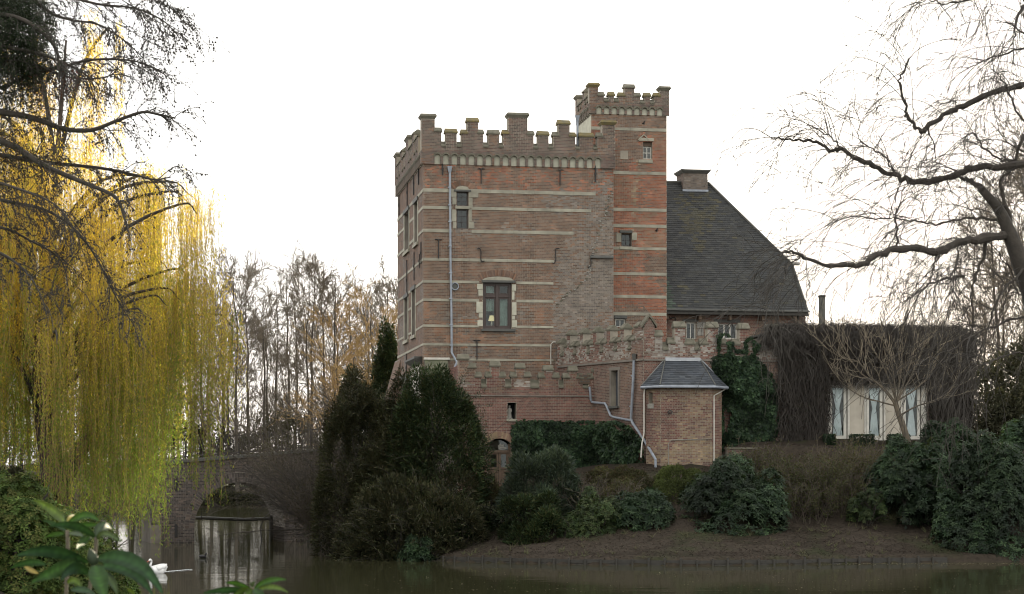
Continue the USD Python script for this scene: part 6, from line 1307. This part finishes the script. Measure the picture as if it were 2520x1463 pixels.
# ------------------------------------------------------------------ gnarled bare tree at the right edge
rng = np.random.default_rng(541); YR = 48.0; floor_r(.0047)
gt = thing('gnarled_bare_tree', 'large gnarled leafless tree reaching long black limbs in from the right edge', 'tree')
gx_ = P(2605, 0, YR)[0]; gz0 = 1.9
trk = smooth_line([(gx_ + .2, YR, gz0 - .6), (gx_, YR, 5), P(2575, 850, YR), P(2540, 715, YR), P(2510, 640, YR), P(2484, 572, YR), P(2458, 515, YR), P(2419, 470, YR)], 4)
obj('trunk', tube(trk, np.interp(np.arange(len(trk)), [0, 8, 16, 20, 24, 28], [.45, .34, .22, .17, .13, .10]), 10), M['bark'], gt, smooth=True)
GL = [([(2485, 577), (2434, 582), (2357, 598), (2311, 618), (2276, 614), (2214, 610), (2158, 628), (2117, 651), (2070, 652), (2025, 651), (1974, 628), (1940, 622), (1915, 628)], .125, -1.5),
      ([(2545, 404), (2520, 406), (2403, 411), (2368, 424), (2322, 439), (2260, 447), (2209, 434), (2153, 409), (2112, 393), (2071, 365), (2046, 370), (2010, 352), (1979, 345), (1944, 343), (1898, 342)], .105, .8),
      ([(2545, 208), (2520, 212), (2455, 225), (2383, 255), (2332, 278), (2281, 312), (2266, 322), (2240, 294), (2230, 271), (2222, 235), (2217, 199), (2228, 168), (2235, 143)], .085, -.6),
      ([(2419, 470), (2395, 450), (2373, 439), (2340, 436)], .09, .8), ([(2520, 330), (2500, 390), (2460, 393), (2420, 362), (2400, 330), (2375, 338), (2370, 385)], .045, .6),
      ([(2496, 600), (2480, 520), (2462, 450), (2490, 420), (2520, 400)], .07, .3), ([(2373, 680), (2321, 685), (2290, 700), (2260, 720), (2215, 745)], .04, -.8), ([(2429, 590), (2409, 664), (2393, 715), (2388, 747), (2360, 790)], .045, -.4),
      ([(2209, 610), (2206, 570), (2204, 541), (2208, 515), (2214, 500), (2230, 450)], .035, .1), ([(2454, 541), (2393, 536), (2350, 540), (2301, 552), (2265, 543), (2230, 541), (2153, 536), (2100, 533), (2041, 539)], .035, -.3),
      ([(2520, 15), (2500, 46), (2495, 97), (2470, 130)], .04, -.5), ([(1974, 628), (1950, 645), (1935, 670), (1928, 700), (1900, 745), (1880, 770)], .022, -1.6), ([(2071, 365), (2040, 335), (2030, 330), (2020, 322)], .02, .9), ([(2209, 434), (2195, 415), (2180, 390), (2140, 360), (2112, 340), (2120, 300)], .028, .9),
      ([(2311, 618), (2300, 650), (2290, 690), (2270, 720)], .025, -1), ([(2357, 598), (2360, 640), (2340, 680), (2330, 715)], .025, -1.2), ([(2545, 110), (2480, 130), (2420, 150), (2380, 170)], .03, .6), ([(2540, -30), (2450, -20), (2380, 0), (2330, 8), (2290, 0), (2250, 20)], .03, -.4), ([(2281, 312), (2300, 370), (2305, 420)], .02, .2), ([(2520, 780), (2450, 800), (2390, 830), (2330, 870), (2280, 930)], .03, -1.5), ([(2540, 640), (2480, 700), (2440, 770), (2420, 850), (2400, 900)], .035, -1.2), ([(2540, 860), (2460, 880), (2380, 920), (2330, 985)], .025, -1.8), ([(2575, 850), (2590, 700), (2575, 560), (2550, 440), (2535, 320), (2545, 200), (2530, 90), (2510, -40)], .08, .8), ([(2550, 440), (2525, 380), (2480, 350), (2440, 300)], .03, .4), ([(2535, 320), (2500, 270), (2470, 200), (2440, 170)], .03, -.5), ([(2530, 90), (2490, 60), (2450, 55)], .025, .4), ([(2510, -40), (2430, -60), (2340, -40), (2260, -30), (2200, -10)], .03, -.5), ([(2540, 715), (2510, 700), (2470, 640), (2440, 610)], .03, .5), ([(2230, 541), (2205, 560), (2180, 585), (2165, 620)], .016, 0)]
tw = []
for L, r, dy in GL:
    l = smooth_line([P(u, v_, YR + dy * i / len(L) * 2) for i, (u, v_) in enumerate(L)], 5); m = len(l); l[1:-1] += rng.normal(0, .022, (m - 2, 3)); rad = np.linspace(r, max(r * .18, .008), m) * (1 + .14 * rng.normal(0, 1, m).clip(-1.2, 1.6)); obj('limb', tube(l, rad, 8), M['bark'], gt)
    limbtwigs(rng, l, .20, 1.7, .010, tw, -.12, 2, (4, 2), (-.4, 0, .15), .05, .85, .11)
build_curves('twigs', tw, M['twig'], gt, kind='stuff')

# ------------------------------------------------------------------ woods behind the moat
rng = np.random.default_rng(561); floor_r(.0125)
def bare_tree(name, label, group, loc, h, seed, mat='twig_far', spread=.55, n1=21):
    r = np.random.default_rng(seed); t = thing(name, label, 'tree', group, loc=loc, rz=0); UsdGeom.Xformable(t).AddScaleOp().Set(Gf.Vec3f(1, 1, 1))
    k = np.linspace(0, 1, 9); tk = np.column_stack([np.cumsum(r.normal(0, .12, 9)), np.cumsum(r.normal(0, .12, 9)), h * k]); tk[0] = (0, 0, -.5)
    obj('trunk', tube(tk, np.interp(k, [0, .1, 1], [.21, .15, .02]), 7), M['bark_bg'], t, smooth=True); out = []
    for i in range(n1):
        z = r.uniform(.16, .97); p = A3([np.interp(z, k, tk[:, a]) for a in range(3)]); a = r.uniform(0, 6.28); L = h * np.interp(z, [.15, .5, 1], [.17, .22, .11]) * r.uniform(.7, 1.3)
        branchy(r, p, A3([math.cos(a) * spread, math.sin(a) * spread, .75]), L, .042 * (1.1 - z), 3, out, (6, 4, 3), .75, .03, 5, .25, .52)
    build_curves('branches', out, M[mat], t, kind='stuff'); return t
def copy_of(src, name, label, group, loc, rz, sc):
    x = UsdGeom.Xform.Define(stage, path_for(None, name)); x.AddTranslateOp().Set(tuple(map(float, loc))); x.AddRotateZOp().Set(float(rz)); x.AddScaleOp().Set(Gf.Vec3f(*map(float, sc)))
    x.GetPrim().GetReferences().AddInternalReference(src.GetPath()); x.GetPrim().SetInstanceable(True); return tag(x.GetPrim(), label, 'tree', group)
wl_lab = 'slender bare tree in the woods behind the bridge'; wr_lab = 'bare tree behind the right end of the creeper-clad wing'
pro = []
spots = [(u + rng.uniform(-8, 8), rng.uniform(126, 178), v_ + rng.uniform(-14, 14)) for u, v_ in zip(np.linspace(-60, 985, 46), np.interp(np.linspace(-60, 985, 46), [-60, 400, 545, 600, 640, 700, 740, 800, 860, 900, 985], [740, 740, 715, 668, 740, 680, 672, 690, 700, 745, 690]))]
rspots = [(u, rng.uniform(112, 150), v_) for u, v_ in ((2330, 760), (2395, 560), (2440, 480), (2470, 640), (2500, 420), (2535, 360), (2570, 300), (2610, 350), (2420, 700))]
for k, (u, Y, vt_) in enumerate(spots + rspots):
    lab, grp = (wl_lab, 'bare trees in the woods behind the bridge') if k < len(spots) else (wr_lab, 'bare trees behind the wing at the right')
    if POND.buffer(1.5).contains(shapely.Point(P(u, 0, Y)[0], Y)): Y = rng.uniform(181, 206)
    x = P(u, 0, Y)[0]; z = G(x, Y); h = P(u, vt_, Y)[2] - z
    if len(pro) < 7: pro.append((bare_tree('bare_tree', lab, grp, (x, Y, z), h, 570 + k), h))
    else:
        sp, hp_ = pro[k % 7]; s_ = h / hp_; copy_of(sp, 'bare_tree', lab, grp, (x, Y, z), rng.uniform(0, 360), (s_ * rng.uniform(.85, 1.2),) * 2 + (s_,))
gold = []
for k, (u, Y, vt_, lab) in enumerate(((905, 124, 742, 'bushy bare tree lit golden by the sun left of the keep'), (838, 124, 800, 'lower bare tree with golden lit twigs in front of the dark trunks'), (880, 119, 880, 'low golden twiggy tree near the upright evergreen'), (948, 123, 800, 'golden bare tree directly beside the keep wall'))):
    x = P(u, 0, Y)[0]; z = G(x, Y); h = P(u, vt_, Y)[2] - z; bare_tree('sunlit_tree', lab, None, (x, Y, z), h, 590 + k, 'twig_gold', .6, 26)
for k, (u0, u1, v0, Y, lab) in enumerate(((330, 620, 1040, 184, 'dark olive thicket on the far bank behind the left part of the railing'), (560, 800, 1030, 186, 'dark olive thicket on the far bank behind the bridge arch'), (800, 965, 965, 113, 'olive thicket between the bridge and the upright evergreen'), (-100, 380, 1050, 182, 'wide thicket on the far bank behind the willow'))):
    bush('thicket', lab, 'thicket', u0, u1, v0, 1180, Y, 'thicket', 600 + k, 9000, nl=26, scale=1.3, depth=.35)
bush('thicket', 'tall mixed shrubbery behind the right end of the wing', 'thicket', 2390, 2680, 830, 1120, 104, 'thicket', 606, 7000, nl=26, scale=1.4)
bush('far_bank_bush', 'sunlit green grass hump on the far bank seen through the bridge arch', 'bush', 545, 604, 1178, 1196, 190, 'fresh', 607, 5000, nl=14, scale=2.0, depth=.6)
bush('far_bank_bush', 'dark brown scrub along the far bank seen through the bridge arch', 'scrub', 400, 780, 1216, 1256, 178.6, 'thicket', 608, 9000, nl=40, scale=1.3, depth=.06)

# ------------------------------------------------------------------ left bank shrubs
bush('azalea_hedge', 'broad green azalea bank at the lower left in front of the willow', 'shrub', -170, 205, 1198, 1452, 33, 'azalea', 621, 34000, nl=44, depth=.7)
bush('azalea_hedge', 'lower azalea mound behind the big rhododendron leaves', 'shrub', 60, 320, 1322, 1480, 36, 'azalea', 622, 16000, nl=30, depth=.6)
bush('azalea_hedge', 'azalea shrub at the left edge behind the broad azalea bank', 'shrub', -160, 120, 1172, 1320, 47, 'azalea', 623, 12000, nl=26)
bush('azalea_hedge', 'green shrub under the willow strands at the left water edge', 'shrub', 120, 290, 1262, 1350, 66, 'azalea', 624, 7000, nl=20)
bush('ivy_bank', 'dark ivy-green ground shrub left of the willow trunk', 'shrub', -120, 130, 1150, 1260, 72, 'thicket', 625, 8000, nl=24)

# ------------------------------------------------------------------ near rhododendron with big leaves
rng = np.random.default_rng(641)
def bigleaf(parent, base, tip, mid, w, Y0, Y1, roll, tone, name='leaf'):
    b0, m0, t0_ = P(*base, Y0), P(*mid, (Y0 + Y1) / 2), P(*tip, Y1); ctrl = 2 * m0 - .5 * (b0 + t0_)
    k = np.linspace(0, 1, 29)[:, None]; ax = (1 - k) ** 2 * b0 + 2 * k * (1 - k) * ctrl + k * k * t0_; T = unit(np.gradient(ax, axis=0)); view = unit(ax - A3([0, 0, EYE]))
    S = unit(np.cross(T, view)); N = np.cross(S, T); S = S * math.cos(roll) + N * math.sin(roll); N = np.cross(S, T)
    wp_ = (np.sin(np.pi * np.clip(k[:, 0] * .94 + .03, 0, 1) ** .85) ** .8) * w / FOC * (Y0 + Y1) / 2 / max(math.cos(roll), .35) / 2; e = A3([-1, -.55, 0, .55, 1])
    fold = A3([-.34, -.22, 0, -.22, -.34]); wav = .05 * np.sin(k * 19 + e[None] * 2) * np.abs(e)[None]
    v = ax[:, None] + S[:, None] * (e[None, :, None] * wp_[:, None, None]) + N[:, None] * ((fold[None] + wav) * wp_[:, None])[..., None]
    v = v.reshape(-1, 3); f = np.array([[r * 5 + q, r * 5 + q + 1, (r + 1) * 5 + q + 1, (r + 1) * 5 + q] for r in range(28) for q in range(4)])
    c = np.tile(A3(tone), (len(v), 1)).reshape(29, 5, 3); c[:, 2] *= 1.7; c[::3] *= 1.22; c[:, [0, 4]] *= .85; c = c.reshape(-1, 3) * np.exp(rng.normal(0, .06, (len(v), 1)))
    obj(name, (v, f), M['bigleaf'], parent, col=c, smooth=True)
q_ = lambda x, y: (x / 5.484, 1195.7 + y / 5.484)
rf = thing('near_rhododendron', 'large-leaved rhododendron shoots close to the camera at the lower left', 'rhododendron')
G1, G2, G3, G4 = (.020, .050, .010), (.013, .034, .013), (.032, .050, .024), (.045, .075, .012)
for L in (((880, 500), (450, 190), (720, 330), 125, 6.6, 6.9, .5, G4), ((915, 505), (1330, 480), (1150, 405), 105, 6.6, 6.5, .4, G1), ((1280, 690), (670, 540), (1010, 530), 115, 6.4, 6.1, .6, G2), ((1060, 520), (1345, 525), (1200, 530), 75, 6.6, 6.6, .3, G1), ((1310, 690), (1425, 495), (1340, 570), 110, 6.4, 6.5, .2, G3), ((1320, 690), (1525, 590), (1440, 560), 95, 6.4, 6.6, .5, G3), ((1310, 720), (1640, 765), (1430, 650), 85, 6.4, 6.3, .2, G3),
          ((890, 600), (570, 470), (730, 500), 60, 6.6, 6.9, .8, G2), ((930, 640), (1130, 690), (1040, 650), 60, 6.6, 6.4, .4, G3), ((860, 640), (620, 690), (740, 650), 70, 6.7, 6.9, .4, G1), ((1230, 690), (1040, 870), (1110, 750), 110, 6.4, 6.2, .3, G1), ((1180, 1030), (230, 940), (690, 880), 165, 6.2, 5.9, .3, G2), ((1100, 1010), (430, 1300), (800, 1120), 190, 6.2, 5.9, .2, G1), ((1195, 1190), (820, 1270), (1000, 1110), 160, 6.2, 6.0, .3, G2),
          ((620, 1060), (140, 1110), (400, 1030), 95, 6.5, 6.6, .4, G2), ((1320, 990), (2190, 1450), (1800, 1040), 215, 6.2, 5.9, .3, G2), ((1340, 1090), (2060, 1470), (1720, 1150), 170, 6.3, 6.1, .4, G2), ((1290, 1080), (1430, 1530), (1340, 1280), 250, 6.1, 5.9, .1, G1), ((1390, 1170), (1580, 1460), (1500, 1290), 120, 6.2, 6.1, .3, G3), ((1290, 1050), (1400, 1080), (1340, 1050), 60, 6.2, 6.2, .2, G3),
          ((905, 1310), (1120, 1395), (1010, 1290), 95, 6.5, 6.4, .3, G4), ((700, 1210), (805, 1250), (750, 1220), 65, 6.5, 6.5, .3, G3), ((960, 1400), (1290, 1470), (1130, 1410), 90, 6.4, 6.2, .3, G2), ((1720, 1410), (1820, 1480), (1775, 1430), 55, 6.2, 6.2, .3, G4), ((920, 500), (1010, 395), (950, 430), 60, 6.6, 6.7, .4, (.15, .13, .025)), ((885, 500), (860, 400), (860, 450), 40, 6.6, 6.8, .3, G4), ((330, 1080), (520, 1180), (430, 1150), 70, 6.6, 6.5, .3, (.16, .13, .04))):
    (b0, t0_, m0, w, Y0, Y1, roll, tone) = L; bigleaf(rf, q_(*b0), q_(*t0_), q_(*m0), w / 5.484, Y0, Y1, roll, tone)
def bud(parent, b0, t0_, w, Y):
    a, b_ = P(*b0, Y), P(*t0_, Y); k = np.linspace(0, 1, 9); ax = a + (b_ - a) * k[:, None]; r = np.sin(np.pi * np.clip(k * .9 + .1, 0, 1) ** .8) * w / FOC * Y / 2 + .0015
    vf = tube(ax, r, 9); obj('bud', vf, M['bigleaf'], parent, col=np.tile(A3([.06, .08, .05]), (len(vf[0]), 1)), smooth=True)
bud(rf, q_(1280, 1070), q_(1205, 840), 140 / 5.484, 6.15)
for L in ([(905, 600), (915, 900), (900, 1250), (890, 1500)], [(1300, 680), (1285, 900), (1262, 1060), (1240, 1190), (1190, 1500)]):
    obj('stem', tube(smooth_line([P(*q_(*a), 6.5) for a in L], 3), .0065, 7), M['twig_pale'], rf, smooth=True)
q2 = lambda x, y: (x / 1.9576, 715.2 + y / 1.9576)
r2 = thing('near_rhododendron', 'small rhododendron shoot poking up at the bottom edge right of the swan', 'rhododendron')
for L in (((1205, 1435), (1088, 1408), (1140, 1410), 26, 6.6, 6.6, .4, G1), ((1225, 1435), (1378, 1393), (1300, 1400), 30, 6.6, 6.5, .5, G1), ((1235, 1445), (1388, 1455), (1310, 1430), 28, 6.6, 6.4, .4, G4), ((1200, 1445), (978, 1458), (1080, 1440), 34, 6.5, 6.3, .6, G2), ((1215, 1440), (1180, 1490), (1190, 1465), 40, 6.5, 6.4, .3, G4), ((1225, 1440), (1280, 1495), (1250, 1465), 44, 6.5, 6.4, .3, G1), ((1210, 1440), (1120, 1480), (1160, 1450), 34, 6.5, 6.4, .4, G4), ((1215, 1430), (1228, 1400), (1220, 1412), 14, 6.6, 6.6, .2, G3), ((1212, 1430), (1205, 1402), (1208, 1412), 12, 6.6, 6.6, .2, G3)):
    (b0, t0_, m0, w, Y0, Y1, roll, tone) = L; bigleaf(r2, q2(*b0), q2(*t0_), q2(*m0), w / 1.9576, Y0, Y1, roll, tone)
obj('stem', tube([P(*q2(1216, 1430), 6.55), P(*q2(1218, 1520), 6.55)], .006, 7), M['twig_pale'], r2)

# ------------------------------------------------------------------ swan and coot
import manifold3d
def figure(bones, edge, it=8):
    tot = None
    for p0, r0_, p1, r1_ in bones:
        a, b_ = trimesh.creation.icosphere(2, r0_), trimesh.creation.icosphere(2, r1_); pts = np.vstack([a.vertices + p0, b_.vertices + p1])
        m = manifold3d.Manifold.hull_points(pts.astype(np.float64)); tot = m if tot is None else tot + m
    me = tot.refine_to_length(edge).to_mesh(); t = trimesh.Trimesh(me.vert_properties[:, :3], me.tri_verts); trimesh.smoothing.filter_taubin(t, iterations=it); return np.array(t.vertices), np.array(t.faces)
Ysw = EYE * FOC / (1411 - HV); xs = P(386, 0, Ysw)[0]
sw = thing('swan', 'white swan with orange beak swimming before the bridge pier', 'swan', loc=(xs, Ysw, 0), rz=-30)
B = lambda *p: A3(p)      # local: swims towards -y, seen a little from its right
vf = figure([(B(0, -.24, .10), .14, B(0, .10, .10), .19), (B(0, .10, .10), .19, B(0, .38, .13), .10), (B(-.11, -.08, .18), .09, B(-.10, .30, .24), .085), (B(.11, -.08, .18), .09, B(.10, .30, .24), .085), (B(-.10, .30, .24), .085, B(-.05, .46, .30), .03), (B(.10, .30, .24), .085, B(.05, .46, .30), .03), (B(0, .35, .14), .09, B(0, .56, .2), .025),
             (B(0, -.24, .14), .11, B(0, -.35, .20), .065), (B(0, -.35, .20), .065, B(0, -.36, .30), .042), (B(0, -.36, .30), .042, B(0, -.30, .40), .036), (B(0, -.30, .40), .036, B(0, -.30, .47), .034), (B(0, -.30, .47), .036, B(0, -.36, .50), .044), (B(0, -.36, .50), .044, B(0, -.42, .475), .030)], .025)
obj('body', vf, M['white_feather'], sw, smooth=True)
obj('beak', hull([(a * .022, -.435, z) for a in (-1, 1) for z in (.455, .485)] + [(a * .013, -.53, z) for a in (-1, 1) for z in (.415, .43)] + [(0, -.47, .475)]), M['orange_beak'], sw)
for a in (-1, 1): obj('eye', (np.array(trimesh.creation.icosphere(1, .008).vertices) + [a * .036, -.40, .49], trimesh.creation.icosphere(1, .008).faces), M['iron'], sw)
Yc = EYE * FOC / (1373 - HV); ct = thing('coot', 'small black waterbird on the bright reflection below the bridge arch', 'waterbird', loc=(P(500, 0, Yc)[0], Yc, 0), rz=60)
obj('body', figure([(B(0, -.10, .05), .07, B(0, .08, .05), .08), (B(0, .08, .05), .08, B(0, .2, .08), .03), (B(0, -.11, .08), .05, B(0, -.15, .17), .032), (B(0, -.15, .17), .034, B(0, -.18, .19), .034)], .02), M['coot'], ct, smooth=True)
obj('beak', hull([(a * .012, -.20, z) for a in (-1, 1) for z in (.175, .195)] + [(0, -.25, .178)]), M['whitewood'], ct)
wk = []
for k in range(40):
    t = k / 39; u = 402 + 72 * t; v_ = 1408.5 - 6.5 * t + math.sin(k * 1.7) * .4; Y = EYE * FOC / (v_ - HV); wk.append((P(u, HV, Y)[0], Y, .20 * (1 - t) ** .7 + .03))
wv = np.array([(x, y + s * w, .012 + .012 * (s > 0)) for x, y, w in wk for s in (-1, 1)]); wf = [[2 * k, 2 * k + 2, 2 * k + 3, 2 * k + 1] for k in range(39)]
obj('swan_wake', (wv, wf), M['foam'], kind='stuff', label='thin pale wake trailing to the right of the swan', cat='wake')
